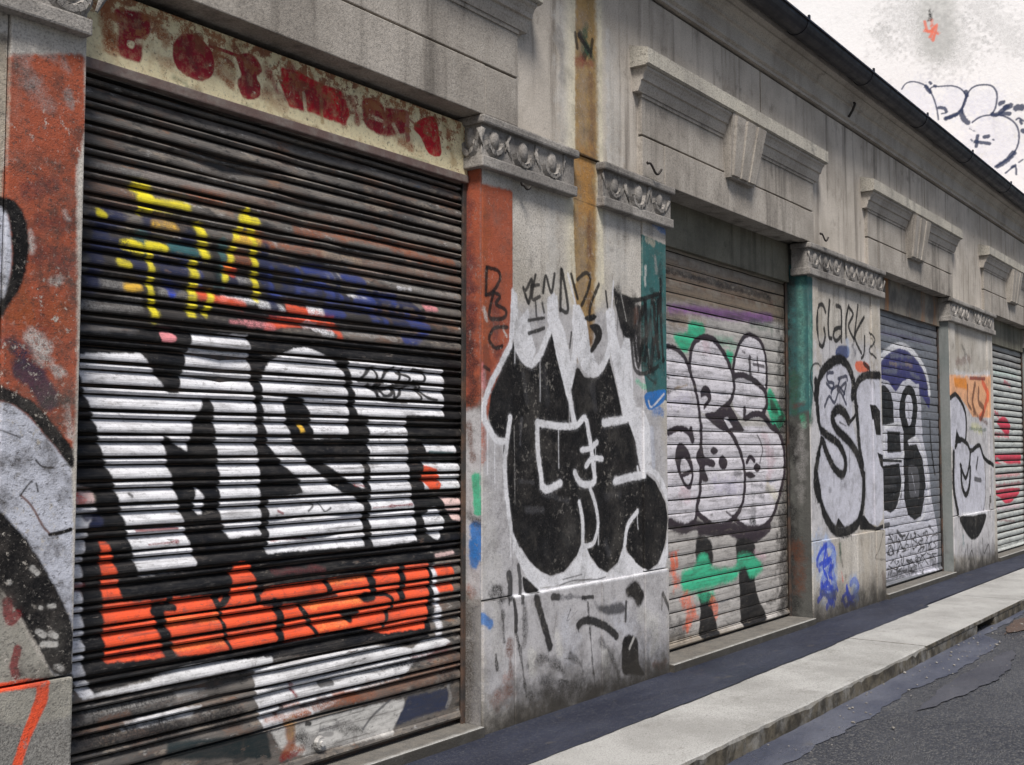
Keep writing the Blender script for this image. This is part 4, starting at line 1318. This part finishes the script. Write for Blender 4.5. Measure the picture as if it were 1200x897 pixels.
M['mud'] = smooth_asphalt('brown_silt', (.09, .055, .038), (.06, .045, .038), .35, .7, 9)
def granite(name, soot=False):
    k = N(name)
    c = k.mix(k.ramp(k.noise(1.6, 6, .65), .35, .65), (.385, .383, .37), (.27, .267, .256))
    c = k.mix(k.ramp(k.noise(120, 3, .7), .44, .72, 0, .75), c, (.13, .128, .12))
    c = k.mix(k.ramp(k.noise(210, 2, .6, None, 3), .55, .75, 0, .5), c, (.6, .59, .56))
    c = k.mix(k.ramp(k.noise(5.5, 8, .72, (.55, 1, 1), 4), .55, .72, 0, .5), c, (.17, .165, .148))
    c = k.mix(k.ramp(k.noise(26, 6, .75, (.6, 1, 1), 14), .58, .70, 0, .6), c, (.12, .112, .1))
    vd = k.vor(14)
    c = k.mix(k.ramp(vd.outputs[0], .0, .13, .6, 0), c, (.07, .065, .06))
    c = k.mix(k.ramp(k.noise(60, 5, .8, None, 33), .56, .68, 0, .55), c, (.09, .086, .08))
    # moss and soot on the upright faces
    g = k.n('NewGeometry'); s_ = k.n('SeparateXYZ'); k.t.links.new(g.outputs['Normal'], s_.inputs[0])
    side = k.ramp(s_.outputs[2], .25, .6, 1, 0)
    mc = k.mix(k.ramp(k.noise(9, 7, .7), .4, .62), (.035, .03, .022), (.11, .095, .07))
    c = k.mix(k.math('MULTIPLY', side, k.ramp(k.noise(6, 5, .7, None, 5), .3, .55, .9 if soot else .5, 1)), c, (.05, .046, .04) if soot else mc)
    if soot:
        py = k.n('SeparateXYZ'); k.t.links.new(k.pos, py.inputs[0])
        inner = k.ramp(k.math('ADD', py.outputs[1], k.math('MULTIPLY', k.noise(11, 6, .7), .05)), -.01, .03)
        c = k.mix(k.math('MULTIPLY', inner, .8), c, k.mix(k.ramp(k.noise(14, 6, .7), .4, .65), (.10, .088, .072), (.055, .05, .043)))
    return k.done(c, .82, k.bump(k.math('ADD', k.noise(90, 5, .7), k.math('MULTIPLY', k.noise(7, 5), 1.5)), .45, .01), spec=.3)
M['granite'] = granite('kerb_granite')
M['sill'] = plaster('threshold_stone', (.34, .325, .3), (.22, .205, .185), (.085, .078, .065), .3, None, 1.0, stain=.8)
def backwall():
    k = N('white_render')
    c = k.mix(k.ramp(k.noise(.7, 6, .65), .35, .7), (.92, .92, .915), (.88, .88, .875))
    c = k.mix(k.ramp(k.noise(2.4, 8, .75, None, 3), .54, .74, 0, .45), c, (.45, .45, .445))
    c = k.mix(k.ramp(k.noise(1.1, 7, .7, (1, 1, .5), 8), .58, .72, 0, .35), c, (.5, .49, .47))
    pc, pa = k.paint('back_wall', 'X')
    c = k.mix(pa, c, pc)
    return k.done(c, .9, k.bump(k.noise(14, 6), .25, .02), spec=.2)
M['white'] = backwall(); M['thresh'] = granite('threshold_granite', True)
M['ground'] = (lambda k: k.done(k.mix(k.ramp(k.noise(.2, 5), .4, .6), (.09, .088, .082), (.13, .125, .115)), .9))(N('far_ground'))

# ------------------------------------------------------------------ object helpers
def tag(o, label=None, cat=None, group=None, kind=None):
    for k_, v_ in (('label', label), ('category', cat), ('group', group), ('kind', kind)):
        if v_: o[k_] = v_
    return o
def empty(name, loc=(0, 0, 0), **kw):
    o = bpy.data.objects.new(name, None); COL.objects.link(o); o.location = loc; o.empty_display_size = .2
    return tag(o, **kw)
def link(name, me, mat=None, parent=None, loc=None, **kw):
    o = bpy.data.objects.new(name, me); COL.objects.link(o)
    if mat is not None and not me.materials: me.materials.append(mat)
    if parent: o.parent = parent
    if loc: o.location = loc
    return tag(o, **kw)
def obj(name, bm, mat, parent=None, smooth=False, **kw):
    me = bpy.data.meshes.new(name); bm.normal_update(); bm.to_mesh(me); bm.free()
    if smooth:
        for p in me.polygons: p.use_smooth = True
    return link(name, me, mat, parent, **kw)
def add_box(bm, x0, x1, y0, y1, z0, z1, bev=0., jit=0.):
    b = bmesh.new()
    bmesh.ops.create_cube(b, size=1)
    for v in b.verts:
        v.co = Vector(((x0, x1)[v.co.x > 0], (y0, y1)[v.co.y > 0], (z0, z1)[v.co.z > 0]))
        if jit: v.co += Vector([random.uniform(-jit, jit) for _ in range(3)])
    if bev: bmesh.ops.bevel(b, geom=b.edges[:], offset=bev, segments=2, profile=.6, affect='EDGES')
    t = bpy.data.meshes.new('t'); b.to_mesh(t); b.free(); bm.from_mesh(t); bpy.data.meshes.remove(t)
    return bm
def box(*a, **k): return add_box(bmesh.new(), *a, **k)
def extrude_x(bm, prof, x0, x1, caps=True, nseg=1, closed=True):
    """profile of (y, z) swept along x"""
    rings = []
    for i in range(nseg+1):
        x = x0+(x1-x0)*i/nseg
        rings.append([bm.verts.new((x, y, z)) for y, z in prof])
    n = len(prof)
    for a, b in zip(rings[:-1], rings[1:]):
        for i in range(n if closed else n-1):
            j = (i+1) % n
            bm.faces.new((a[i], a[j], b[j], b[i]))
    if caps and closed:
        bm.faces.new(rings[0][::-1]); bm.faces.new(rings[-1])
    bmesh.ops.recalc_face_normals(bm, faces=bm.faces[:])
    return bm
def tube(pts, r, n=6):
    cu = bpy.data.curves.new('c', 'CURVE'); cu.dimensions = '3D'; cu.bevel_depth = r; cu.bevel_resolution = 1; cu.use_fill_caps = True
    sp = cu.splines.new('POLY'); sp.points.add(len(pts)-1)
    for p, q in zip(sp.points, pts): p.co = (*q, 1)
    o = bpy.data.objects.new('t', cu); COL.objects.link(o)
    dg = bpy.context.evaluated_depsgraph_get(); me = bpy.data.meshes.new_from_object(o.evaluated_get(dg))
    bpy.data.objects.remove(o); me.materials.clear()
    return me

# ------------------------------------------------------------------ ground, road, pavement
def grid_sheet(name, x0, x1, yf0, yf1, z, mat, step=.12, rows=1, **kw):
    bm = bmesh.new(); n = int((x1-x0)/step); prev = None
    for i in range(n+1):
        x = x0+(x1-x0)*i/n
        a, b = yf0(x), yf1(x)
        colv = [bm.verts.new((x, a+(b-a)*j/rows, z)) for j in range(rows+1)]
        if prev:
            for j in range(rows): bm.faces.new((prev[j], colv[j], colv[j+1], prev[j+1]))
        prev = colv
    bmesh.ops.recalc_face_normals(bm, faces=bm.faces[:])
    for f in bm.faces:
        if f.normal.z < 0: f.normal_flip()
    return obj(name, bm, mat, **kw)
bm = bmesh.new(); vs = [bm.verts.new(p) for p in ((-600, -600, -.16), (600, -600, -.16), (600, 600, -.16), (-600, 600, -.16))]; bm.faces.new(vs)
obj('ground', bm, M['ground'], kind='structure')
RZ = -.112
grid_sheet('road', -30, 60, lambda x: -9.0, lambda x: -1.0, RZ, M['road'], 1.5, 6, kind='structure')
def wob(x, s, a): return a*(.6*math.sin(x*1.7+s)+.4*math.sin(x*4.3+2*s)+.5*math.sin(x*11.7+3*s)+.3*math.sin(x*29+s)+.15*math.sin(x*61+2*s))
# smoother asphalt channel beside the kerb, 4 mm above the road
def chan_edge(x):
    e = -1.315+wob(x, .4, .022)
    if 7.6 < x < 9.9: e += -.07*math.sin((x-7.6)/2.3*math.pi)
    if x > 9.9: e = -1.315+.17*min(1, (x-9.9)/.25)+wob(x, .4, .02)
    return e
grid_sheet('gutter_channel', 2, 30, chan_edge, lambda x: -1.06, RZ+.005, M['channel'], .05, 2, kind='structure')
grid_sheet('worn_patch', 7.0, 9.6, lambda x: -1.50-.16*math.sin((x-7)/2.6*math.pi)**.7+wob(x, 3, .02), lambda x: -1.50+.05*math.sin((x-7)/2.6*math.pi)+wob(x, 6, .015), RZ+.009, M['worn'], .04, 2, kind='structure')
grid_sheet('silt_patch', 10.3, 11.75, lambda x: -1.27-.14*math.sin((x-10.3)/1.45*math.pi)+wob(x, 2, .02), lambda x: -1.27+.10*math.sin((x-10.3)/1.45*math.pi)+wob(x, 5, .02), RZ+.010, M['mud'], .04, 2, kind='structure')
def pave_edge(x):
    e = -.505+wob(x, 1.1, .006)
    if x > 8.3: e += .05*min(1, (x-8.3)/.35)*.4
    if x > 10.9: e += .055
    return e
grid_sheet('pavement', -8, 30, pave_edge, lambda x: .3, .0045, M['pave'], .06, 3, kind='structure')
obj('pavement_bed', box(-8, 30, -.56, .3, -.16, -.004), M['pave'], kind='structure')
kerb = empty('kerb', (0, -1.08, 0), kind='structure')
xs = [-6.2, -3.0, -.1, 2.35, 5.505, 8.72, 11.9, 14.8, 17.9, 21.0, 24.2, 27.5]
for a, b in zip(xs[:-1], xs[1:]):
    dz = random.uniform(-.003, .002); dy = random.uniform(-.006, .006)
    bm = bmesh.new()
    if a < 10.6 < b:      # stone with the drain inlet cut in its foot
        add_box(bm, a+.004, b-.004, -1.08, -.44, -.036, dz, .007)
        add_box(bm, a+.004, 10.22, -1.075, -.9, -.2, -.038, .006)
        add_box(bm, 10.82, b-.004, -1.075, -.9, -.2, -.038, .006)
        add_box(bm, 10.18, 10.86, -.62, -.58, -.2, -.04)
    else:
        n_ = int((b-a)/.07); rings = []
        for i in range(n_+1):
            x = a+.004+(b-a-.008)*i/n_; j = wob(x*2.3, a, .0035)+random.uniform(-.003, .003)
            ch = .012+abs(random.gauss(0, .006))*(2.2 if random.random() < .12 else 1)
            pr = [(-1.08+dy+j, -.2), (-1.08+dy+j, dz-ch*1.1), (-1.08+dy+j+ch*.35, dz-ch*.3), (-1.08+dy+j+ch, dz), (-.44, dz), (-.44, -.2)]
            rings.append([bm.verts.new((x, y, z)) for y, z in pr])
        for p_, q_ in zip(rings[:-1], rings[1:]):
            for i in range(6): bm.faces.new((p_[i], p_[(i+1) % 6], q_[(i+1) % 6], q_[i]))
        bm.faces.new(rings[0][::-1]); bm.faces.new(rings[-1])
        bmesh.ops.recalc_face_normals(bm, faces=bm.faces[:])
    o = obj('kerb_stone', bm, M['granite'], kerb); o.location = (0, 1.08, 0)
# loose grit along the channel
bm = bmesh.new()
for i in range(170):
    x = random.uniform(4, 15); y = -1.1-abs(random.gauss(0, .22)); s = random.choice([.004, .005, .006, .009]) if random.random() < .93 else random.uniform(.009, .013)
    mt = Matrix.Translation((x, y, RZ+.008+s*.4)) @ Matrix.Rotation(random.uniform(0, 6), 4, 'Z') @ Matrix.Diagonal((s*random.uniform(1, 1.8), s, s*.7, 1))
    bmesh.ops.create_icosphere(bm, subdivisions=1, radius=1, matrix=mt)
obj('grit', bm, M['sill'], kind='stuff', label='small pale stone grit lying along the wet gutter channel')

# ------------------------------------------------------------------ the low shop building
B = empty('shop_building', (0, 0, 0), label='long low grey shop building with graffiti covered piers and shutters', cat='building')
TOP = 3.28
XE = 19.9
# upper wall, in slabs with open joints
backing = obj('wall_core', box(-4, XE-.02, .056, .45, TOP+.01, 4.85), M['stone_dark'], B)
joints = [-4, -.6, 3.84, 8.253, 12.70, 17.1, XE]
for a, b in zip(joints[:-1], joints[1:]):
    obj('wall_panel', box(a+.011, b-.011, 0, .058, TOP, 4.532, bev=.003), M['wall'], B)

# openings: (x0, x1, recess of the shutter face)
OPEN = [(2.275, 4.615, .125), (6.655, 9.19, .21), (11.10, 13.56, .14), (15.63, 17.95, .14)]
PIERS = [(-4, 2.275), (4.615, 6.655), (9.19, 11.10), (13.56, 15.63), (17.95, XE)]
def pier(i, x0, x1, mat, jamb, strips, base, label=None):
    """x-ranges: mid panel, two pilaster strips, plinth stones"""
    s0, s1 = strips
    p = obj('pier', box(x0+s0, x1-s1, .012, .45, 0, TOP-.005), mat, B, label=label)
    if s0:
        bm = box(x0+.012, x0+s0-.006, 0, .45, .70, TOP-.004, bev=.006); st = obj('pilaster_strip', bm, mat, p)
        bm = box(x0, x0+.0105, .006, .45, .02, TOP-.006); st2 = obj('jamb_face', bm, jamb, p)
    if s1:
        obj('pilaster_strip', box(x1-s1+.006, x1, 0, .45, .70, TOP-.004, bev=.006), mat, p)
    for a, b in zip(base[:-1], base[1:]):
        obj('plinth_stone', box(a+.003, b-.003, -.008+random.uniform(-.003, .003), .3, -.02, .692+random.uniform(-.003, .003), bev=.008), M['base_left'] if i == 0 else mat, p)
    return p
pier(0, -4, 2.275, M['pier_left'], M['jamb_grey'], (0, .295), [-4, -2.4, -.8, .7, 1.985, 2.275], 'red painted end pier with white graffiti on its lower half')
pier(1, 4.615, 6.655, M['pier_first'], M['jamb_red'], (.29, .32), [4.627, 4.91, 5.80, 6.33, 6.655], 'wide pier with black and white lettering and a red corner strip')
pier(2, 9.19, 11.10, M['pier_second'], M['jamb_teal'], (.25, .27), [9.202, 9.46, 10.3, 10.83, 11.10], 'pier with silver bubble letters and a blue tag at its foot')
pier(3, 13.56, 15.63, M['pier_third'], M['jamb_grey'], (.27, .28), [13.572, 13.84, 14.6, 15.35, 15.63], 'pier with an orange patch above white letters')
pier(4, 17.95, XE, M['stone'], M['jamb_grey'], (.27, .27), [17.962, 18.3, 19.6, XE], 'plain far end pier')

# capitals with egg ornaments
def egg_mesh():
    bm = bmesh.new(); prof = 7
    # rim: half-round horseshoe shell; egg: half ellipsoid; all faces towards -y
    for k in range(10):
        a0 = math.pi+.25+ (math.pi-.5)*k/10; a1 = math.pi+.25+(math.pi-.5)*(k+1)/10
        def q(a, r, y): return (math.cos(a)*r*1.0, y, math.sin(a)*r*1.15+.02)
        for (r0, y0), (r1, y1) in (((.060, .012), (.070, -.026)), ((.070, -.026), (.092, -.024)), ((.092, -.024), (.110, .004))):
            vs = [bm.verts.new(q(a0, r0, y0)), bm.verts.new(q(a1, r0, y0)), bm.verts.new(q(a1, r1, y1)), bm.verts.new(q(a0, r1, y1))]
            bm.faces.new(vs)
    bmesh.ops.create_uvsphere(bm, u_segments=10, v_segments=6, radius=1, matrix=Matrix.Translation((.004, .004, .012)) @ Matrix.Diagonal((.045, .032, .060, 1)))
    # small leaves hanging between the eggs
    for sx in (-1, 1):
        bmesh.ops.create_cone(bm, segments=5, radius1=.022, radius2=.004, depth=.11, cap_ends=True, matrix=Matrix.Translation((sx*.132, -.004, .005)) @ Matrix.Rotation(sx*.35, 4, 'Y') @ Matrix.Rotation(math.pi, 4, 'X') @ Matrix.Diagonal((1, .7, 1, 1)))
    for v in bm.verts: v.co += Vector([random.gauss(0, .0022) for _ in range(3)])
    bmesh.ops.remove_doubles(bm, verts=bm.verts[:], dist=.0005)
    bmesh.ops.recalc_face_normals(bm, faces=bm.faces[:])
    me = bpy.data.meshes.new('egg_ornament'); bm.to_mesh(me); bm.free()
    for p in me.polygons: p.use_smooth = True
    me.materials.append(M['capstone'])
    return me
EGG = [egg_mesh() for _ in range(5)]
def capital(x0, x1, eggs, ret_l=.13, z0=2.995, proud=.045):
    bm = bmesh.new()
    add_box(bm, x0+.012, x1-.012, -proud+.018, ret_l, z0+.058, 3.232, .004)      # bell
    add_box(bm, x0, x1, -proud, ret_l+.005, z0, z0+.062, .008)                    # lower band
    add_box(bm, x0-.008, x1+.008, -proud-.012, ret_l+.004, 3.226, 3.274, .012)     # abacus
    c = obj('capital', bm, M['capstone'], B)   # bell, band, abacus
    for x in eggs:
        o = link('egg_ornament', random.choice(EGG), None, c); o.location = (x+random.uniform(-.012, .012), -proud+.018, 3.145+random.uniform(-.008, .008)); o.rotation_euler = (0, random.uniform(-.25, .25), 0); q = random.uniform(.85, 1.08); o.scale = (q, random.uniform(.5, .85), q)
    return c
cl = capital(-4.05, 2.27, [2.175-.283*k for k in range(6)])
c1 = capital(4.57, 5.49, [4.68, 4.95, 5.225])
for z_ in (1,):     # egg on the return of the first capital
    o = link('egg_ornament', random.choice(EGG), None, c1); o.location = (4.582, .05, 3.145); o.rotation_euler = (0, 0, R(-90)); o.scale = (.6, 1, 1)
c2 = capital(5.79, 6.69, [5.94, 6.225, 6.51])
c3 = capital(9.14, 10.02, [9.28, 9.53, 9.80]); c4 = capital(10.04, 11.13, [10.2, 10.47, 10.74, 10.99])
c5 = capital(13.52, 14.6, [13.7, 13.98, 14.26]); c6 = capital(14.62, 15.66, [14.8, 15.08, 15.36])
c7 = capital(17.9, 19.0, [18.1, 18.4, 18.7])

# ornamental irons left on the wall
def hook(x, y, z, s=1.):
    pts = []
    for k in range(15):
        t = k/14
        pts.append((x-.05+.16*s*t, y-.02-.02*t, z+.03*s*math.sin(t*2*math.pi+.4)+ (.02 if k == 0 else 0)))
    link('iron_hook', tube(pts, .008), M['iron'], B)
hook(6.33, -.05, 3.335); hook(9.37, -.05, 3.345, .9); hook(4.99, -.01, 2.955, .35)
link('iron_hook', tube([(10.12, -.06, 4.60), (10.12, -.1, 4.66), (10.13, -.12, 4.72), (10.16, -.1, 4.74)], .012), M['iron'], B)

# hoods, frieze panels, lintels
def hood(px0, px1, key, label=None):
    """px0..px1: panel; slab overhangs by .1"""
    PY = -.03
    h0, h1 = px0-.10, px1+.10
    bm = bmesh.new()
    # slab: flat crown with sloped top
    extrude_x(bm, [(.0, 4.135), (-.135, 4.095), (-.135, 3.995), (-.12, 3.985), (0, 3.985)], h0, h1)
    hd = obj('hood', bm, M['slabtop'], B, label=label)
    bm = bmesh.new()
    prof = [(.0, 3.984), (-.112, 3.984), (-.112, 3.968), (-.098, 3.955), (-.085, 3.93), (-.08, 3.905), (-.066, 3.90), (-.06, 3.87), (-.052, 3.85), (-.045, 3.832), (0, 3.832)]
    extrude_x(bm, prof, h0+.03, h1-.03)
    obj('hood_moulding', bm, M['mould'], hd)
    if key:
        k0, k1 = key; t = .055
        bm = bmesh.new()
        fr = -.125
        pts = [(k0-.02, 3.982), (k1+.05, 3.982), (k1-.07, 3.515), (k0+.02, 3.515)]
        a = [bm.verts.new((x, fr+(.05 if i > 1 else 0), z)) for i, (x, z) in enumerate(pts)]
        b = [bm.verts.new((x, -.01, z)) for x, z in pts]
        bm.faces.new(a)
        for i in range(4): bm.faces.new((a[i], a[(i+1) % 4], b[(i+1) % 4], b[i]))
        bmesh.ops.recalc_face_normals(bm, faces=bm.faces[:])
        ks = obj('keystone', bm, M['stone'], hd)
        for f0, f1 in ((.06, .30), (.37, .63), (.70, .94)):     # three raised flutes
            bm = bmesh.new()
            T0, T1, B0, B1 = k0-.02, k1+.05, k0+.02, k1-.07
            pts = [(T0+(T1-T0)*f0, 3.965), (T0+(T1-T0)*f1, 3.965), (B0+(B1-B0)*f1, 3.53), (B0+(B1-B0)*f0, 3.53)]
            a = [bm.verts.new((x, fr-.02+(.05 if i > 1 else 0), z)) for i, (x, z) in enumerate(pts)]
            b = [bm.verts.new((x+(.01 if i in (1, 2) else -.01), fr+.06, z)) for i, (x, z) in enumerate(pts)]
            bm.faces.new(a)
            for i in range(4): bm.faces.new((a[i], a[(i+1) % 4], b[(i+1) % 4], b[i]))
            bmesh.ops.recalc_face_normals(bm, faces=bm.faces[:])
            obj('keystone_flute', bm, M['stone'], hd)
    cuts = [px0, key[0]+.03, key[1]-.04, px1] if key else [px0, px1]
    if key:
        obj('frieze_block', box(px0, key[0]+.03, PY, .05, 3.562, 3.836, bev=.004), M['stone'], B)
        obj('frieze_block', box(key[1]-.09, px1, PY, .05, 3.562, 3.836, bev=.004), M['stone'], B)
        obj('frieze_block', box(key[0]+.032, key[1]-.092, PY+.004, .05, 3.562, 3.836), M['stone'], B)
    else: obj('frieze_block', box(px0, px1, PY, .05, 3.562, 3.836, bev=.004), M['stone'], B)
    obj('frieze_fillet', box(px0-.004, px1+.004, PY-.008, .05, 3.806, 3.834, bev=.004), M['stone'], B)
    lx = [px0, px0+.30, px1-.30, px1]
    for j, (a, b) in enumerate(zip(lx[:-1], lx[1:])):
        obj('lintel_block', box(a+.003, b-.003, PY-.006+(0 if j == 1 else .004), .3 if j == 1 else .08, TOP-.004 if j == 1 else TOP+.002, 3.548, bev=.005), M['stone'], B)
hood(1.975, 4.905, None, 'moulded stone hood above the shop sign, cut by the frame')
hood(6.285, 9.275, (7.50, 8.02), 'moulded stone hood with pale edge above the white bubble letter shutter')
hood(10.68, 13.66, (11.88, 12.42), 'moulded stone hood above the blue domed shutter')
hood(15.14, 18.14, (16.36, 16.88), 'moulded stone hood above the red splashed shutter')

# cornice and gutter
bm = bmesh.new()
prof = [(.1, 4.552), (-.03, 4.552), (-.03, 4.575), (-.052, 4.59), (-.052, 4.70), (-.06, 4.715), (-.078, 4.722), (-.078, 4.742), (-.10, 4.775), (-.128, 4.792), (-.128, 4.81), (-.165, 4.83), (-.175, 4.872), (-.16, 4.90), (.1, 4.95)]
extrude_x(bm, prof, -4.1, XE-.02)
obj('cornice', bm, M['mould'], B)
bm = bmesh.new()
cy, cz, rr = -.262, 4.912, .094
prof = [(cy+rr*math.cos(a), cz+rr*math.sin(a)) for a in [math.pi+math.pi*k/10 for k in range(11)]]
prof = [(cy-rr-.012, cz+.012), (cy-rr-.014, cz-.004)] + prof + [(cy+rr-.004, cz)] + [(cy+(rr-.004)*math.cos(a), cz+(rr-.004)*math.sin(a)) for a in [2*math.pi-math.pi*k/10 for k in range(11)]]
extrude_x(bm, prof, -4.2, XE-.05)
g = obj('gutter', bm, M['gutter'], B)
for x in [-2.2, -.1, 2.0, 4.2, 6.3, 8.4, 9.95, 11.62, 13.4, 15.3, 17.2, 19.0]:
    bm = bmesh.new()
    prof = [(cy+(rr+.006)*math.cos(a), cz+(rr+.006)*math.sin(a)) for a in [math.pi*.96+math.pi*1.04*k/10 for k in range(11)]]
    prof += [(cy+(rr+.0005)*math.cos(a), cz+(rr+.0005)*math.sin(a)) for a in [2*math.pi-math.pi*1.04*k/10 for k in range(11)]]
    extrude_x(bm, prof, x-.016, x+.016)
    add_box(bm, x-.012, x+.012, cy-rr-.012, cy-rr+.004, cz, cz+.045)
    obj('gutter_bracket', bm, M['gutter'], g)
bm = bmesh.new(); extrude_x(bm, [(-.2, 4.955), (5.0, 6.3), (5.0, 6.2), (-.14, 4.905)], -4.15, XE-.03)
obj('roof', bm, M['roof'], B)

# thresholds
for (a, b, rc) in OPEN:
    obj('threshold', box(a+.004, b-.004, -.035, rc+.2, -.03, .056, bev=.006, jit=.002), M['thresh'], B)

# headers over the recessed shutters
obj('header_panel', box(2.28, 4.61, .20, .3, 2.8, TOP-.001), M['rail'], B)
obj('header_panel', box(6.66, 9.185, .165, .3, 2.945, TOP-.001, bev=.004), M['header_b'], B)
obj('header_panel', box(11.105, 13.555, .10, .3, 2.935, TOP-.001, bev=.004), M['header_c'], B)
obj('header_panel', box(15.635, 17.945, .10, .3, 2.93, TOP-.001, bev=.004), M['header_b'], B)

# ------------------------------------------------------------------ roller shutters
def slat_mesh(name, L, pitch, kind, mat):
    bm = bmesh.new()
    if kind == 'bead':      # flared slat with a round interlock bead, y grows into the wall
        pr = [(.030, 0), (.030, .004), (-.006, .006), (-.011, .010), (-.012, .017), (-.010, .026), (-.005, .036), (.003, .046), (.012, .053), (.018, .056), (.030, .0575), (.030, .0615)]
        for k in range(7):
            a = -math.pi/2+math.pi*k/6
            pr.append((.012-.021*math.cos(a), .0735+.0108*math.sin(a)))
        pr += [(.030, .0855), (.030, pitch)]
        dark = {0, 1, 9, 10, 11, 18, 19}
    elif kind == 'flat':
        pr = [(.010, 0), (.010, .0025), (.001, .0045), (-.002, .02), (-.003, .05), (-.002, .08), (.001, pitch-.004), (.010, pitch-.0025), (.010, pitch)]
        dark = {0, 1, 6, 7}
    else:
        pr = [(.018, 0), (.018, .006), (.0, .010), (-.006, .03), (-.007, .045), (-.005, .062), (.001, .077), (.018, pitch-.006), (.018, pitch)]
        dark = {0, 1, 6, 7}
    rings = []; ns = 16; ph = random.uniform(0, 6); ph2 = random.uniform(0, 6)
    dents = [(random.uniform(.1, .9)*L, random.uniform(.05, .2), random.uniform(-.003, .012)) for _ in range(5)]
    for i in range(ns+1):
        x = L*i/ns
        dy = .0015*math.sin(x*2.1+ph)+.001*math.sin(x*5.3+ph2)+sum(d*math.exp(-((x-c)/w_)**2) for c, w_, d in dents)
        dz = .0014*math.sin(x*1.7+ph2)+.001*math.sin(x*4.1+ph)
        rings.append([bm.verts.new((x, y+dy, z+dz)) for y, z in pr])
    for a, b in zip(rings[:-1], rings[1:]):
        for i in range(len(pr)-1): bm.faces.new((a[i], b[i], b[i+1], a[i+1])).material_index = int(i in dark)
    bmesh.ops.recalc_face_normals(bm, faces=bm.faces[:])
    bm.normal_update()
    if sum(f.normal.y for f in bm.faces) > 0: bmesh.ops.reverse_faces(bm, faces=bm.faces[:])
    me = bpy.data.meshes.new(name); bm.to_mesh(me); bm.free(); me.materials.append(mat); me.materials.append(M['groove'])
    for p in me.polygons: p.use_smooth = False
    return me
def roller(idx, x0, x1, y, zb, ztop, pitch, kind, mat, label, first):
    r = bpy.data.objects.new('roller_shutter', None); COL.objects.link(r); r.parent = B; r.location = (x0, y, 0); r['label'] = label
    gap = .02
    mes = [slat_mesh('slat', x1-x0-2*gap, pitch, kind, mat) for _ in range(5)]
    proto = None; z = first; k = 0
    while z < ztop:
        if proto is None: o = proto = bpy.data.objects.new('slat', mes[0])
        else: o = proto.copy(); o.data = random.choice(mes)
        COL.objects.link(o); o.parent = r
        o.location = (gap, random.uniform(-.0015, .0015), z); o.rotation_euler = (random.uniform(-.012, .012), random.uniform(-.0006, .0006), 0)
        z += pitch; k += 1
    # bottom bar: flat panel with a rolled foot
    bm = bmesh.new()
    extrude_x(bm, [(.02, zb), (-.012, zb), (-.020, zb+.012), (-.012, zb+.03), (.0, zb+.036), (.0, first-.012), (-.004, first-.006), (.02, first-.001)], gap, x1-x0-gap)
    obj('bottom_bar', bm, mat, r)
    for side, (a, b) in enumerate(((.0, gap+.012), (x1-x0-gap-.012, x1-x0))):
        bm = bmesh.new(); add_box(bm, a+.001, b-.001, -.026, -.014, zb-.03, ztop+.02, .002)
        if side == 0: add_box(bm, a+.001, a+.008, -.02, .06, zb-.03, ztop+.02)
        else: add_box(bm, b-.008, b-.001, -.02, .06, zb-.03, ztop+.02)
        obj('guide_rail', bm, M['rail'], r)
    if idx == 0:
        bm = bmesh.new()
        bmesh.ops.create_cone(bm, segments=16, radius1=.034, radius2=.028, depth=.016, cap_ends=True, matrix=Matrix.Translation((1.30, -.012, .165)) @ Matrix.Rotation(R(90), 4, 'X'))
        bmesh.ops.create_cone(bm, segments=10, radius1=.012, radius2=.012, depth=.012, cap_ends=True, matrix=Matrix.Translation((1.30, -.024, .165)) @ Matrix.Rotation(R(90), 4, 'X'))
        obj('lock', bm, mat, r)
    obj('backing_panel', box(.0, x1-x0, .03, .05, zb-.03, ztop+.1), M['rail'], r)
    return r
roller(0, 2.287, 4.615, .125, .085, 3.0, .0905, 'bead', M['shut_a'], 'large ribbed roller shutter with big white block letters over orange ones', .287)
roller(1, 6.667, 9.19, .21, .075, 2.97, .100, 'flat', M['shut_b'], 'cream roller shutter with dark outlined bubble letters and green splashes', .125)
roller(2, 11.112, 13.56, .14, .075, 2.95, .088, 'flat', M['shut_c'], 'grey roller shutter with a dark blue dome and black and white letters', .15)
roller(3, 15.642, 17.95, .14, .075, 2.95, .090, 'curve', M['shut_d'], 'pale roller shutter splashed with red paint', .15)

# ------------------------------------------------------------------ shop sign over the first shutter
S = empty('shop_sign', (3.445, .09, 2.9), label='faded cream shop sign with flaking red letters above the large ribbed shutter', cat='sign')
bm = box(2.282, 4.608, .088, .12, 2.963, 3.247, bev=.004)
for v in bm.verts: v.co -= Vector((3.445, .09, 2.9))
obj('sign_board', bm, M['sign'], S)
bm = box(2.284, 4.606, .078, .13, 2.922, 2.9645, bev=.006)
for v in bm.verts: v.co -= Vector((3.445, .09, 2.9))
obj('sign_trim', bm, M['trim'], S)

# ------------------------------------------------------------------ tall building behind, its blank flank above the low roof
T = empty('tall_building', (20, 0, 0), label='tall white rendered building flank with bubble graffiti above the low roof', cat='building')
obj('wall', box(0, 9, .1, 16, 0, 18), M['white'], T)
